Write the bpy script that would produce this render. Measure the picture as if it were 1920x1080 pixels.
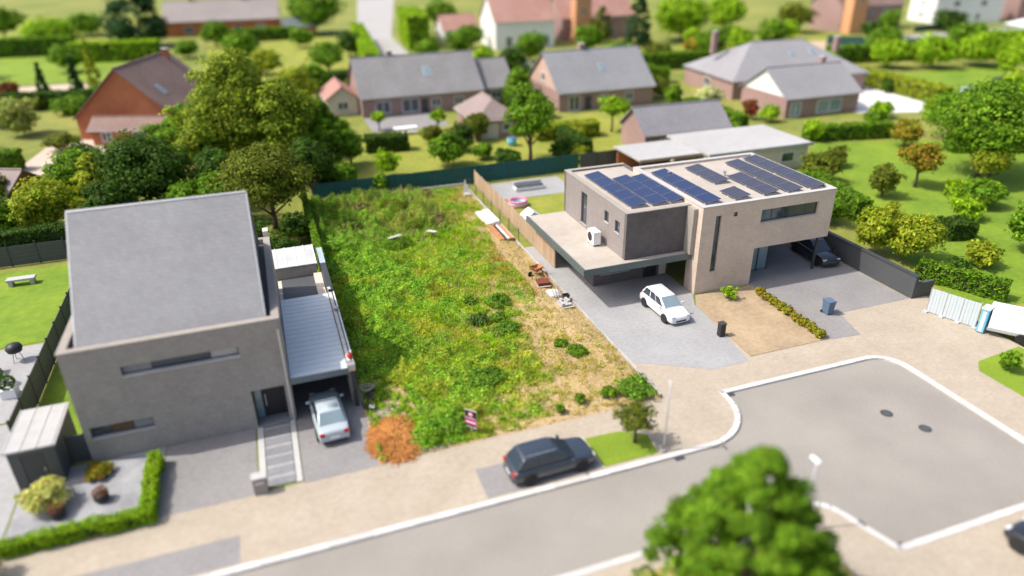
import bpy, bmesh, math, random
import numpy as np
from mathutils import Vector, Matrix, Euler
R = math.radians
random.seed(7); rng = np.random.default_rng(7)
for o in list(bpy.data.objects): bpy.data.objects.remove(o)
scene = bpy.context.scene
C = scene.collection

# ------------------------------------------------------------------ camera, sky, sun, exposure
CAM_H = 24.5
PITCH, ROLL, YAW, FPX = 0.466034, -0.014238, 0.334066, 1323.7
def camera():
    cp, sp = math.cos(PITCH), math.sin(PITCH)
    fw = Vector((math.sin(YAW)*cp, math.cos(YAW)*cp, -sp)); r = Vector((math.cos(YAW), -math.sin(YAW), 0)); u = r.cross(fw)
    c, s = math.cos(ROLL), math.sin(ROLL)
    r2, u2 = c*r+s*u, -s*r+c*u
    cd = bpy.data.cameras.new('camera'); co = bpy.data.objects.new('camera', cd); C.objects.link(co)
    m = Matrix((r2, u2, -fw)).transposed().to_4x4(); m.translation = (0, 0, CAM_H)
    co.matrix_world = m
    cd.sensor_width = 36; cd.lens = FPX*36/1920; cd.clip_end = 3000; cd.clip_start = .1
    cd.dof.use_dof = True; cd.dof.focus_distance = 51.0
    cd.dof.aperture_fstop = (cd.lens/1000)/0.60
    scene.camera = co
camera()
w = bpy.data.worlds.new('World'); scene.world = w; w.use_nodes = True
SUN = Vector((-.73, .17, 1)).normalized()
nt = w.node_tree; sky = nt.nodes.new('ShaderNodeTexSky'); sky.sky_type = 'NISHITA'; sky.sun_disc = False; sky.air_density = .8; sky.dust_density = 3.5; sky.ozone_density = .4
sky.sun_elevation = math.asin(SUN.z); sky.sun_rotation = math.atan2(SUN.x, SUN.y)
bg = nt.nodes['Background']; bg.inputs['Strength'].default_value = .15; nt.links.new(sky.outputs[0], bg.inputs[0])
sd = bpy.data.lights.new('sun', 'SUN'); sd.energy = 2.75; sd.angle = R(.53); sd.color = (1, .97, .92)
so = bpy.data.objects.new('sun', sd); C.objects.link(so); so.rotation_euler = (-SUN).to_track_quat('-Z', 'Y').to_euler(); so.location = (-40, 20, 60)
scene.view_settings.view_transform = 'Standard'; scene.view_settings.look = 'None'; scene.view_settings.gamma = 1
scene.view_settings.use_curve_mapping = False; scene.view_settings.exposure = .66

# ------------------------------------------------------------------ materials
MATS = {}
def mat(name, col, rough=.8, var=.18, scale=6., bump=0., metal=0., spec=.4, col2=None, kind=None, bscale=None, scale2=None, rand=0):
    if name in MATS: return MATS[name]
    m = bpy.data.materials.new(name); m.use_nodes = True; n = m.node_tree.nodes; l = m.node_tree.links
    p = n['Principled BSDF']; p.inputs['Roughness'].default_value = rough; p.inputs['Metallic'].default_value = metal
    p.inputs['Specular IOR Level'].default_value = spec
    tc = n.new('ShaderNodeTexCoord'); mp = tc.outputs['Object']
    a = n.new('ShaderNodeTexNoise'); a.inputs['Scale'].default_value = scale; a.inputs['Detail'].default_value = 6; a.inputs['Roughness'].default_value = .65
    l.new(mp, a.inputs['Vector'])
    b = n.new('ShaderNodeTexNoise'); b.inputs['Scale'].default_value = scale2 or scale*.07; b.inputs['Detail'].default_value = 4; l.new(mp, b.inputs['Vector'])
    ad = n.new('ShaderNodeMath'); ad.operation = 'ADD'; l.new(a.outputs[0], ad.inputs[0]); l.new(b.outputs[0], ad.inputs[1])
    ra = n.new('ShaderNodeMapRange'); ra.inputs[1].default_value = .7; ra.inputs[2].default_value = 1.3; l.new(ad.outputs[0], ra.inputs[0])
    mx = n.new('ShaderNodeMix'); mx.data_type = 'RGBA'
    c2 = col2 or tuple(min(1, c*(1+var)) for c in col); c1 = col if col2 else tuple(c*(1-var) for c in col)
    mx.inputs[6].default_value = (*c1, 1); mx.inputs[7].default_value = (*c2, 1); l.new(ra.outputs[0], mx.inputs[0])
    out = mx.outputs[2]; hgt = a.outputs[0]
    if rand:
        oi = n.new('ShaderNodeObjectInfo'); mr = n.new('ShaderNodeMapRange'); mr.inputs[3].default_value = 1-rand; mr.inputs[4].default_value = 1+rand*.5; l.new(oi.outputs['Random'], mr.inputs[0])
        hs_ = n.new('ShaderNodeHueSaturation'); l.new(mr.outputs[0], hs_.inputs['Value']); l.new(out, hs_.inputs['Color']); out = hs_.outputs[0]
    if kind in ('brick', 'tile', 'paver', 'plank', 'sheet'):
        br = n.new('ShaderNodeTexBrick'); cb = n.new('ShaderNodeCombineXYZ'); sx = n.new('ShaderNodeSeparateXYZ'); l.new(mp, sx.inputs[0])
        ax = n.new('ShaderNodeMath'); ax.operation = 'ADD'
        if kind == 'paver': l.new(sx.outputs[0], cb.inputs[0]); l.new(sx.outputs[1], cb.inputs[1])
        else:
            l.new(sx.outputs[0], ax.inputs[0]); l.new(sx.outputs[1], ax.inputs[1])
            l.new(ax.outputs[0], cb.inputs[0]); l.new(sx.outputs[2], cb.inputs[1])
        l.new(cb.outputs[0], br.inputs['Vector']); br.inputs['Scale'].default_value = 1
        wd, rh, ms = {'brick': (.25, .085, .01), 'tile': (.24, .17, .012), 'paver': (.21, .105, .008), 'plank': (30, .15, .012), 'sheet': (.6, 40, .03)}[kind]
        br.inputs['Brick Width'].default_value = wd; br.inputs['Row Height'].default_value = rh; br.inputs['Mortar Size'].default_value = ms
        br.inputs['Color1'].default_value = (.93, .93, .93, 1); br.inputs['Color2'].default_value = (1.05, 1.05, 1.05, 1); br.inputs['Mortar'].default_value = (.86, .86, .86, 1)
        mu = n.new('ShaderNodeMix'); mu.data_type = 'RGBA'; mu.blend_type = 'MULTIPLY'; mu.inputs[0].default_value = 1
        l.new(out, mu.inputs[6]); l.new(br.outputs[0], mu.inputs[7]); out = mu.outputs[2]
        hgt = br.outputs['Color']; bump = bump or .25
    l.new(out, p.inputs['Base Color'])
    if bump:
        bp = n.new('ShaderNodeBump'); bp.inputs['Strength'].default_value = bump; bp.inputs['Distance'].default_value = .05
        if bscale:
            a2 = n.new('ShaderNodeTexNoise'); a2.inputs['Scale'].default_value = bscale; a2.inputs['Detail'].default_value = 4; l.new(mp, a2.inputs['Vector']); hgt = a2.outputs[0]
        l.new(hgt, bp.inputs['Height']); l.new(bp.outputs[0], p.inputs['Normal'])
    MATS[name] = m; return m
def leafmat():
    m = bpy.data.materials.new('leaf'); m.use_nodes = True; n = m.node_tree.nodes; l = m.node_tree.links
    p = n['Principled BSDF']; p.inputs['Roughness'].default_value = .7; p.inputs['Specular IOR Level'].default_value = .18
    at = n.new('ShaderNodeAttribute'); at.attribute_name = 'col'; l.new(at.outputs['Color'], p.inputs['Base Color'])
    tr = n.new('ShaderNodeBsdfTranslucent'); l.new(at.outputs['Color'], tr.inputs[0])
    mx = n.new('ShaderNodeMixShader'); mx.inputs[0].default_value = .42
    l.new(p.outputs[0], mx.inputs[1]); l.new(tr.outputs[0], mx.inputs[2]); l.new(mx.outputs[0], n['Material Output'].inputs[0])
    return m
LEAF = leafmat()
def glassmat(name, col, rough=.06):
    m = mat(name, col, rough, .1, 1., spec=.8); return m
ASPH = mat('asphalt', (.235, .217, .188), .92, .10, 9, .15, col2=(.325, .298, .26), scale2=.22)
PAVE = mat('tan_pavers', (.365, .305, .23), .9, .1, 3, col2=(.44, .375, .29), kind='paver', scale2=.5)
KERB = mat('kerb_concrete', (.60, .575, .54), .85, .12, 5, .1, rand=.16)
GPAVE = mat('grey_pavers', (.225, .213, .205), .88, .1, 4, col2=(.285, .272, .262), kind='paver', scale2=.4)
LPAVE = mat('light_grey_pavers', (.30, .295, .29), .88, .1, 4, col2=(.375, .37, .36), kind='paver', scale2=.4)
DPAVE = mat('dark_grey_pavers', (.20, .20, .205), .88, .1, 4, col2=(.27, .27, .275), kind='paver', scale2=.4)
LAWN = mat('lawn', (.14, .21, .012), .95, .2, 5, .6, col2=(.22, .32, .02), bscale=25, scale2=.25)
LAWN2 = mat('lawn_yellow', (.17, .22, .02), .95, .2, 1.5, .6, col2=(.33, .31, .05), bscale=25, scale2=.25)
LAWNB = mat('lawn_bright', (.10, .19, .01), .95, .2, 1.5, .6, col2=(.22, .31, .02), bscale=25, scale2=.2)
GROUND = mat('ground', (.10, .155, .015), .95, .3, .5, .5, col2=(.30, .28, .06), bscale=6, scale2=.045)
SOIL = mat('dry_soil', (.34, .23, .11), .95, .2, 2.2, .9, col2=(.56, .41, .23), bscale=18, scale2=.25)
BEDSOIL = mat('bed_soil', (.28, .205, .125), .95, .2, 3, .6, col2=(.46, .345, .215), bscale=14, scale2=.4)
GRAVEL = mat('grey_gravel', (.22, .22, .23), .9, .2, 12, .8, col2=(.42, .42, .43), bscale=30, scale2=.8)
BRICKG = mat('grey_brick', (.275, .25, .225), .9, .1, 6, col2=(.355, .325, .29), kind='brick', scale2=1.6)
BRICKP = mat('beige_brick', (.55, .44, .35), .9, .1, 2, col2=(.67, .54, .43), kind='brick', scale2=.4)
BRICKD = mat('dark_brown_brick', (.115, .10, .098), .9, .1, 2, col2=(.155, .135, .13), kind='brick', scale2=.5)
BRICKR = mat('red_brick', (.36, .12, .055), .9, .1, 2, col2=(.48, .17, .075), kind='brick')
BRICKM = mat('mauve_brick', (.30, .19, .17), .9, .1, 2, col2=(.40, .26, .23), kind='brick')
BRICKO = mat('orange_brick', (.62, .30, .14), .9, .1, 2, col2=(.70, .36, .18), kind='brick')
COPING = mat('pale_coping', (.33, .295, .255), .8, .1, 3, .1)
SLATE = mat('slate_tiles', (.245, .24, .24), .7, .08, 2, col2=(.295, .29, .288), kind='tile', scale2=.4)
SLATED = mat('dark_slate', (.09, .09, .095), .8, .1, 3, kind='tile')
ROOFG = mat('grey_roof_tiles', (.19, .18, .175), .8, .1, 2, col2=(.26, .25, .245), kind='tile', scale2=.3)
ROOFB = mat('brown_roof_tiles', (.20, .12, .095), .8, .1, 2, col2=(.28, .185, .15), kind='tile', scale2=.3)
ROOFR = mat('red_roof_tiles', (.34, .17, .13), .8, .1, 2, col2=(.44, .25, .20), kind='tile', scale2=.3)
MEMB = mat('roof_membrane', (.37, .32, .265), .85, .1, 1.5, .1, col2=(.46, .41, .35), scale2=.3)
FLATG = mat('grey_flat_roof', (.36, .35, .34), .85, .1, 1.5, .1, col2=(.45, .44, .42))
ZINC = mat('zinc_sheet', (.62, .66, .66), .5, .06, 2)
DARK = mat('dark_metal', (.05, .052, .055), .5, .15, 4)
ANTH = mat('anthracite', (.075, .078, .082), .6, .12, 3)
WHITE = mat('white_paint', (.78, .78, .77), .5, .05, 3)
WHITER = mat('white_render', (.74, .73, .71), .85, .06, 2)
GLASS = glassmat('window_glass', (.035, .05, .065))
GLASSL = glassmat('pale_glass', (.20, .27, .29), .1)
BLUEP = mat('solar_cells', (.022, .034, .09), .22, .12, 1.2, spec=.7)
GREYP = mat('grey_solar_cells', (.05, .05, .07), .25, .12, 1.2, spec=.7)
ALU = mat('aluminium', (.55, .55, .56), .4, .05, 3, metal=.6)
WOODB = mat('pale_wood', (.42, .29, .18), .85, .15, 2, .2, col2=(.52, .38, .25), rand=.2)
WOODR = mat('orange_planks', (.38, .155, .06), .8, .25, 3, .1, col2=(.50, .23, .10))
WOODG = mat('weathered_pallet_wood', (.44, .40, .34), .9, .15, 4, .2, col2=(.58, .54, .48))
CLAY = mat('red_clay', (.20, .055, .03), .85, .3, 6)
CONC = mat('concrete', (.46, .45, .43), .85, .12, 5, .2, rand=.15)
BARK = mat('bark', (.13, .09, .06), .95, .25, 6, .8)
TEAL = mat('green_screen_fabric', (.016, .085, .075), .8, .2, 2.5, .2)
TYRE = mat('tyre_rubber', (.02, .02, .021), .8, .1, 5)
RIM = mat('alloy_rim', (.35, .35, .36), .35, .05, 5, metal=.7)
REDL = mat('red_lens', (.45, .015, .02), .2, .05, 3)
CLEARL = mat('clear_lens', (.6, .62, .64), .15, .05, 3)
RED = mat('red_plastic', (.55, .03, .02), .35, .1, 4)
BLACKP = mat('black_plastic', (.025, .025, .027), .5, .1, 4)
BLUEB = mat('blue_grey_plastic', (.10, .15, .22), .5, .1, 4)
MAGENTA = mat('magenta_print', (.50, .004, .16), .5, .05, 2)
BLACKB = mat('black_print', (.022, .02, .024), .5, .05, 2)
TARP = mat('white_tarpaulin', (.74, .75, .76), .6, .06, 2, .3)
SHEETB = mat('pale_site_panel', (.50, .56, .58), .5, .06, 2)
SKYB = mat('light_blue_plastic', (.16, .45, .62), .5, .06, 2)
PINK = mat('pink_plastic', (.72, .22, .32), .5, .06, 2)
DEBRIS = mat('dark_compost', (.07, .05, .038), .95, .4, 8, .8)
CREAMW = mat('cream_render', (.60, .52, .42), .85, .06, 2)

# ------------------------------------------------------------------ mesh helpers
class MB:
    def __init__(s): s.v = []; s.f = []
    def poly(s, pts):
        i = len(s.v); s.v += [tuple(p) for p in pts]; s.f.append(tuple(range(i, i+len(pts)))); return s
    def box(s, x0, x1, y0, y1, z0, z1):
        i = len(s.v)
        s.v += [(x0,y0,z0),(x1,y0,z0),(x1,y1,z0),(x0,y1,z0),(x0,y0,z1),(x1,y0,z1),(x1,y1,z1),(x0,y1,z1)]
        s.f += [tuple(i+k for k in q) for q in ((3,2,1,0),(4,5,6,7),(0,1,5,4),(1,2,6,5),(2,3,7,6),(3,0,4,7))]; return s
    def prism(s, pts, d):   # planar polygon pts extruded by vector d
        i = len(s.v); n = len(pts); d = Vector(d)
        s.v += [tuple(p) for p in pts] + [tuple(Vector(p)+d) for p in pts]
        s.f.append(tuple(i+k for k in range(n))[::-1]); s.f.append(tuple(i+n+k for k in range(n)))
        for k in range(n): s.f.append((i+k, i+(k+1) % n, i+n+(k+1) % n, i+n+k))
        return s
    def tube(s, path, rad, seg=8, cap=True):
        path = [Vector(p) for p in path]; i0 = len(s.v); n = len(path)
        if not hasattr(rad, '__len__'): rad = [rad]*n
        for k, p in enumerate(path):
            t = (path[min(k+1, n-1)]-path[max(k-1, 0)]).normalized()
            a = t.orthogonal().normalized() if k == 0 else (pa - t*pa.dot(t)).normalized(); pa = a; b = t.cross(a)
            for q in range(seg):
                an = 2*math.pi*q/seg; s.v.append(tuple(p+rad[k]*(math.cos(an)*a+math.sin(an)*b)))
        for k in range(n-1):
            for q in range(seg):
                s.f.append((i0+k*seg+q, i0+k*seg+(q+1) % seg, i0+(k+1)*seg+(q+1) % seg, i0+(k+1)*seg+q))
        if cap: s.f.append(tuple(i0+q for q in range(seg))[::-1]); s.f.append(tuple(i0+(n-1)*seg+q for q in range(seg)))
        return s
    def lathe(s, c, prof, seg=14):
        i0 = len(s.v)
        for (r_, z) in prof:
            for q in range(seg):
                an = 2*math.pi*q/seg; s.v.append((c[0]+r_*math.cos(an), c[1]+r_*math.sin(an), c[2]+z))
        for k in range(len(prof)-1):
            for q in range(seg): s.f.append((i0+k*seg+q, i0+k*seg+(q+1) % seg, i0+(k+1)*seg+(q+1) % seg, i0+(k+1)*seg+q))
        s.f.append(tuple(i0+q for q in range(seg))[::-1]); s.f.append(tuple(i0+(len(prof)-1)*seg+q for q in range(seg)))
        return s
    def build(s, name, m, parent=None, smooth=False, bevel=0):
        me = bpy.data.meshes.new(name); me.from_pydata(s.v, [], s.f); me.update()
        if m: me.materials.append(m)
        if smooth: me.shade_smooth()
        o = bpy.data.objects.new(name, me); C.objects.link(o); o.parent = parent
        if bevel:
            b = o.modifiers.new('bevel', 'BEVEL'); b.width = bevel; b.segments = 2; b.limit_method = 'ANGLE'
        return o
def tag(o, label, cat, group=None):
    o['label'] = label; o['category'] = cat
    if group: o['group'] = group
    return o
def thing(name, label, cat, loc=(0, 0, 0), rz=0, group=None):
    o = bpy.data.objects.new(name, None); C.objects.link(o); o.location = loc; o.rotation_euler = (0, 0, rz); o.empty_display_size = .3
    return tag(o, label, cat, group)
def struct(o): o['kind'] = 'structure'; return o
def stuff(o): o['kind'] = 'stuff'; return o
def box(name, m, parent, a, bevel=0): return MB().box(*a).build(name, m, parent, bevel=bevel)
def copy_tree(o, parent=None):
    c = o.copy(); C.objects.link(c); c.parent = parent
    for ch in list(o.children): copy_tree(ch, c)
    return c
def sheet(name, pts, z, m, top=None):
    o = MB().prism([(x, y, z-.1) for x, y in pts], (0, 0, .1)).build(name, m); bm = bmesh.new(); bm.from_mesh(o.data)
    bmesh.ops.recalc_face_normals(bm, faces=bm.faces); bm.to_mesh(o.data); bm.free(); return struct(o)
def rect(name, x0, x1, y0, y1, z, m): return sheet(name, [(x0, y0), (x1, y0), (x1, y1), (x0, y1)], z, m)

def vnoise(x, y, s, seed=0):
    x = np.asarray(x)/s; y = np.asarray(y)/s; g = np.random.default_rng(seed).random((256, 256))
    xi = np.floor(x).astype(int); yi = np.floor(y).astype(int); fx = x-xi; fy = y-yi
    fx = fx*fx*(3-2*fx); fy = fy*fy*(3-2*fy); G = lambda a, b: g[a % 256, b % 256]
    return (G(xi, yi)*(1-fx)+G(xi+1, yi)*fx)*(1-fy)+(G(xi, yi+1)*(1-fx)+G(xi+1, yi+1)*fx)*fy
def leaves(name, P, N, S, col, parent=None, asp=.5, T=None):
    n = len(P); N = N/np.maximum(1e-6, np.linalg.norm(N, axis=1, keepdims=True))
    if T is None: T = rng.normal(size=(n, 3))
    T = T-N*np.sum(T*N, 1, keepdims=True); T /= np.maximum(1e-6, np.linalg.norm(T, axis=1, keepdims=True)); B = np.cross(N, T); S = np.asarray(S).reshape(-1, 1)
    v = np.stack([P-T*S, P+B*S*asp, P+T*S, P-B*S*asp], 1).reshape(-1, 3).astype(np.float32)
    me = bpy.data.meshes.new(name); me.vertices.add(4*n); me.vertices.foreach_set('co', v.ravel())
    me.loops.add(4*n); me.loops.foreach_set('vertex_index', np.arange(4*n, dtype=np.int32))
    me.polygons.add(n); me.polygons.foreach_set('loop_start', np.arange(0, 4*n, 4, dtype=np.int32)); me.update()
    a = me.attributes.new('col', 'FLOAT_COLOR', 'FACE'); cc = np.ones((n, 4), np.float32); cc[:, :3] = np.clip(col, 0, 1); a.data.foreach_set('color', cc.ravel())
    me.materials.append(LEAF); o = bpy.data.objects.new(name, me); C.objects.link(o); o.parent = parent; return o
GAIN = np.array([1.75, 1.75, .65])
def pick(pal, n, jit=.26, gain=None):
    pal = np.array(pal, float); q = np.clip((pal[:, 1:2]-pal[:, :1])/pal[:, 1:2]*3, 0, 1); pal = pal*(q*GAIN+(1-q)*np.array([1.25, 1.2, .8]))
    c = pal[rng.integers(0, len(pal), n)]; return c*(1+jit*rng.normal(size=(n, 1)).clip(-2, 2))*(1+.06*rng.normal(size=(n, 3)))
def unit(n): d = rng.normal(size=(n, 3)); return d/np.linalg.norm(d, axis=1, keepdims=True)

PAL = {
 'yg': [(.23, .28, .028), (.18, .23, .022), (.30, .32, .04), (.14, .19, .022)],
 'green': [(.075, .15, .018), (.095, .18, .02), (.055, .115, .016), (.12, .20, .025)],
 'willow': [(.175, .23, .03), (.13, .185, .025), (.23, .275, .04), (.075, .115, .02)],
 'mid': [(.06, .115, .013), (.085, .15, .015), (.045, .09, .012), (.115, .18, .018)],
 'bright': [(.14, .25, .014), (.18, .29, .018), (.11, .20, .014), (.22, .31, .03)],
 'dark': [(.035, .075, .018), (.048, .095, .02), (.028, .058, .016)],
 'blue': [(.022, .055, .042), (.03, .07, .05), (.018, .045, .036)],
 'olive': [(.10, .125, .02), (.075, .10, .018), (.13, .15, .028)],
 'pale': [(.26, .30, .13), (.20, .26, .09), (.33, .35, .18)],
 'orange': [(.28, .19, .03), (.18, .21, .025), (.33, .17, .03), (.13, .18, .02)],
 'red': [(.24, .03, .03), (.32, .06, .05), (.10, .10, .03)],
 'straw': [(.42, .32, .12), (.50, .40, .18), (.34, .24, .08)],
 'paleyellow': [(.46, .46, .20), (.38, .41, .14), (.55, .53, .28)],
 'white': [(.5, .52, .4), (.22, .28, .1), (.6, .6, .5)],
}
def crown_pts(r, zc, rz, n, shape='round', clump=.34, nclump=None, seed=0):
    g = np.random.default_rng(seed)
    nc = nclump or int(34+r*14)
    d = g.normal(size=(nc, 3)); d /= np.linalg.norm(d, axis=1, keepdims=True)
    k = (.35+.65*g.random(nc)**.6)[:, None]*.82
    lobes = g.normal(size=(6, 3)); lobes /= np.linalg.norm(lobes, axis=1, keepdims=True); lf = .74+.34*np.clip((d@lobes.T).max(1), 0, 1)**4
    cen = d*k*lf[:, None]*np.array([r, r, rz])
    if shape == 'cone':
        t = g.random(nc)**1.25; an = g.random(nc)*6.283; rr = r*(1-t)**.9*(.35+.6*g.random(nc)**.5)+.05*r
        cen = np.stack([rr*np.cos(an), rr*np.sin(an), (t*2-1)*rz], 1); cr = clump*r*(.35+.75*(1-t))
    elif shape == 'pyramid':
        t = g.random(nc)**1.1; an = g.random(nc)*6.283; prof = np.interp(t, [0, .3, .6, .85, 1], [1, .86, .56, .26, .03]); rr = r*prof*(.25+.72*g.random(nc)**.45)
        cen = np.stack([rr*np.cos(an), rr*np.sin(an), (t*2-1)*rz*.95], 1); cr = clump*r*(.42+.3*prof)*(.5+.6*g.random(nc))
    elif shape == 'ovate':
        t = g.random(nc); an = g.random(nc)*6.283; prof = np.interp(t, [0, .12, .35, .7, 1], [.55, .88, .95, .55, .08]); rr = r*prof*(.3+.6*g.random(nc)**.45)
        cen = np.stack([rr*np.cos(an), rr*np.sin(an), (t*2-1)*rz*.93], 1); cr = clump*r*(.5+.5*prof)*(.6+.5*g.random(nc))
    else: cr = clump*r*(.6+.7*g.random(nc))
    i = rng.integers(0, nc, n); dd = unit(n); dd[:, 2] = np.where(dd[:, 2] < -.3, -dd[:, 2]*.6, dd[:, 2])
    P = cen[i]+dd*cr[i][:, None]*(.55+.5*rng.random((n, 1)))*np.array([1, 1, .8])
    out = P/np.array([r, r, rz]); out = out/np.maximum(1e-5, np.linalg.norm(out, axis=1, keepdims=True))
    N = dd*.75+out*.35+rng.normal(size=(n, 3))*.38+np.array([0, 0, .25])
    P = P.copy(); P[:, 2] += zc; shade = g.random(nc)
    return P, N, shade[i]
def tree(name, label, cat, x, y, h, r, pal='green', shape='round', trunk=.3, n=None, ls=None, group=None, seed=None, nclump=None, clump=.34):
    seed = seed if seed is not None else int(abs(x*31+y*17)) % 9999
    dist = math.hypot(x, y, CAM_H)
    t = thing(name, label, cat, (x, y, 0), 0, group)
    base = h*trunk; rz = (h-base)/2; zc = base+rz
    ls = ls or max(.07, dist*.0022); n = n or int(min(17000, max(900, 11*r*(r+rz)/(ls*ls))))
    if trunk > .02:
        m = MB(); tr = max(.06, .022*h+.03)
        m.tube([(0, 0, -.05), (.03*h*.3, 0, base*.5), (0, .02*h, base+rz*.3), (.02*h, 0, base+rz*.9)], [tr*1.25, tr, tr*.8, tr*.3], 8)
        m.build('trunk', BARK, t, smooth=True)
        g = random.Random(seed)
        for k in range(4):
            a = k*1.6+g.random(); z0 = base*.9+rz*.25*g.random()
            MB().tube([(0, 0, z0), (r*.3*math.cos(a), r*.3*math.sin(a), z0+rz*.3), (r*.6*math.cos(a), r*.6*math.sin(a), z0+rz*.6)], [tr*.55, tr*.4, tr*.15], 6).build('limb', BARK, t, smooth=True)
    P, N, sh = crown_pts(r*.98, zc, rz, n, shape, seed=seed, nclump=nclump, clump=clump)
    keep = P[:, 2] > .03; P, N, sh = P[keep], N[keep], sh[keep]
    col = pick(PAL[pal], len(P))*(.82+.36*sh[:, None])
    leaves('crown', P, N, ls*(.7+.7*rng.random(len(P))), col, t, asp=.55)
    return t
def bush(name, label, cat, x, y, h, r, pal='green', group=None, **k):
    return tree(name, label, cat, x, y, h, r, pal, 'round', 0, group=group, **k)
def hedge(name, label, x0, y0, x1, y1, wd, h, pal='bright', group=None, ls=None):
    L = math.hypot(x1-x0, y1-y0); rz = math.atan2(y1-y0, x1-x0); cx, cy = (x0+x1)/2, (y0+y1)/2
    t = thing(name, label, 'hedge', (cx, cy, 0), rz, group); dist = math.hypot(cx, cy, CAM_H); ls = ls or max(.06, dist*.002)
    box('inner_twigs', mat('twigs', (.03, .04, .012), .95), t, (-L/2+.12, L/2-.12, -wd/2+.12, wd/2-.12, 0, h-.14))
    A = [(L*wd, 2), (L*h, 1), (L*h, -1), (wd*h, 3), (wd*h, -3)]
    Ps, Ns = [], []
    for ar, k in A:
        n = int(min(9000, ar/(ls*ls)*1.6))+20; a, b = rng.random(n)-.5, rng.random(n)
        if k == 2: P = np.stack([a*L, (b-.5)*wd, np.full(n, h)], 1); N = np.tile([0, 0, 1.], (n, 1))
        elif abs(k) == 1: P = np.stack([a*L, np.full(n, -k*wd/2), b*h], 1); N = np.tile([0, -k*1., 0], (n, 1))
        else: P = np.stack([np.full(n, k/3*L/2), a*wd, b*h], 1); N = np.tile([k/3., 0, 0], (n, 1))
        q = vnoise(P[:, 0]+50+P[:, 2], P[:, 1]+90+P[:, 2]*.7, .6, 5)-.5
        P = P+N*(q[:, None]*.3-.05)+rng.normal(size=(n, 3))*.05; Ps.append(P); Ns.append(N*.7+rng.normal(size=(n, 3))*.45+np.array([0, 0, .2]))
    P = np.concatenate(Ps); N = np.concatenate(Ns); P[:, 2] = np.maximum(.02, P[:, 2])
    leaves('foliage', P, N, ls*(.7+.6*rng.random(len(P))), pick(PAL[pal], len(P)), t, .55); return t

# ------------------------------------------------------------------ the setting: ground, road, pavements
g = MB(); g.poly([(-500, -120, -.22), (700, -120, -.22), (700, 900, -.22), (-500, 900, -.22)]); struct(g.build('ground', GROUND))
rect('garden_ground', -300, 420, 70.9, 700, -.012, GROUND)
rect('garden_ground', -300, 2.6, 29.3, 70.9, -.012, GROUND)
rect('garden_ground', 19.5, 44.2, 34.0, 70.9, -.012, GROUND)
rect('garden_ground', 44.2, 420, 29.6, 70.9, -.012, GROUND)
struct(MB().poly([(-70, 19.2, -.1), (36, 19.2, -.1), (36, 29, -.1), (-70, 29, -.1)]).build('road', ASPH))
struct(MB().poly([(21.5, -20, -.1), (36, -20, -.1), (36, 19.2, -.1), (21.5, 19.2, -.1)]).build('road', ASPH))
def arc(cx, cy, r, a0, a1, n=7): return [(cx+r*math.cos(R(a0+(a1-a0)*k/n)), cy+r*math.sin(R(a0+(a1-a0)*k/n))) for k in range(n+1)]
far_line = [(-70, 24.85)] + arc(19.6, 28.1, 3.25, -90, 0) + [(22.85, 28.75)] + arc(33.7, 26.85, 1.9, 90, 0) + [(35.6, -20)]
near_line = [(-70, 19.25)] + arc(21.2, 18.0, 1.25, 90, 18, 4) + [(23.3, 15.6), (35.6, 15.6)]
sheet('pavement', far_line + [(44.2, -20), (44.2, 34), (19.5, 34), (19.5, 29.3), (-70, 29.3)], 0, PAVE)
sheet('pavement', [(-70, -20)] + near_line + [(35.6, -20)], 0.001, PAVE)
def kerb(line, side):
    root = struct(MB().box(-.01, .01, -.01, .01, -.3, -.28).build('kerb', KERB))
    pts = [Vector((x, y, 0)) for x, y in line]
    # resample
    segs = []; 
    for a, b in zip(pts, pts[1:]):
        L = (b-a).length; n = max(1, round(L/1.0))
        for k in range(n): segs.append((a.lerp(b, k/n), a.lerp(b, (k+1)/n)))
    m = bpy.data.meshes.new('kerb_stone')
    bmb = MB().box(-.496, .496, -.16, .16, -.2, .028); m.from_pydata(bmb.v, [], bmb.f); m.materials.append(KERB)
    for a, b in segs:
        c = (a+b)/2
        if c.x < -20 or c.y < 8: continue
        o = bpy.data.objects.new('kerb_stone', m); C.objects.link(o); o.parent = root
        d = b-a; o.location = c + Vector((d.y, -d.x, 0)).normalized()*side*.15; o.rotation_euler = (0, 0, math.atan2(d.y, d.x)); o.scale = (d.length, 1, 1)
kerb(far_line, 1); kerb(near_line[:-1]+[(34.0, 15.6)], -1)
# overlays in the street
rect('parking_bay', -13, -4.1, 25.0, 26.7, .006, GPAVE); rect('parking_bay', 7.3, 13.5, 25.0, 27.2, .006, GPAVE)
sheet('grass_island', [(13.6, 25.1), (16.7, 25.1), (16.9, 26.6), (15.6, 27.4), (13.6, 27.5)], .03, LAWN)
sheet('roadside_verge', [(9, 8), (20.5, 8), (20.5, 18.2), (9, 18.6)], .02, mat('dry_verge', (.30, .26, .06), .95, .2, 4, .5, col2=(.42, .35, .12)))
sheet('roadside_verge', [(39.0, 10), (44, 10), (44, 26.2), (40, 25.8), (39.1, 25.0)], .02, LAWN)
for x, y in ((30.6, 23.7), (31.5, 21.9)):
    o = MB().lathe((x, y, -.1), [(.34, 0), (.34, .006)], 20).build('manhole_cover', DARK)
    MB().lathe((x, y, -.094), [(.25, 0), (.25, .004)], 20).build('inner_disc', ANTH, o)
    tag(o, 'round iron manhole cover in the turning square, '+('farther of two' if y > 23 else 'nearer of two'), 'manhole cover', 'manhole covers in the square')
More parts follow.
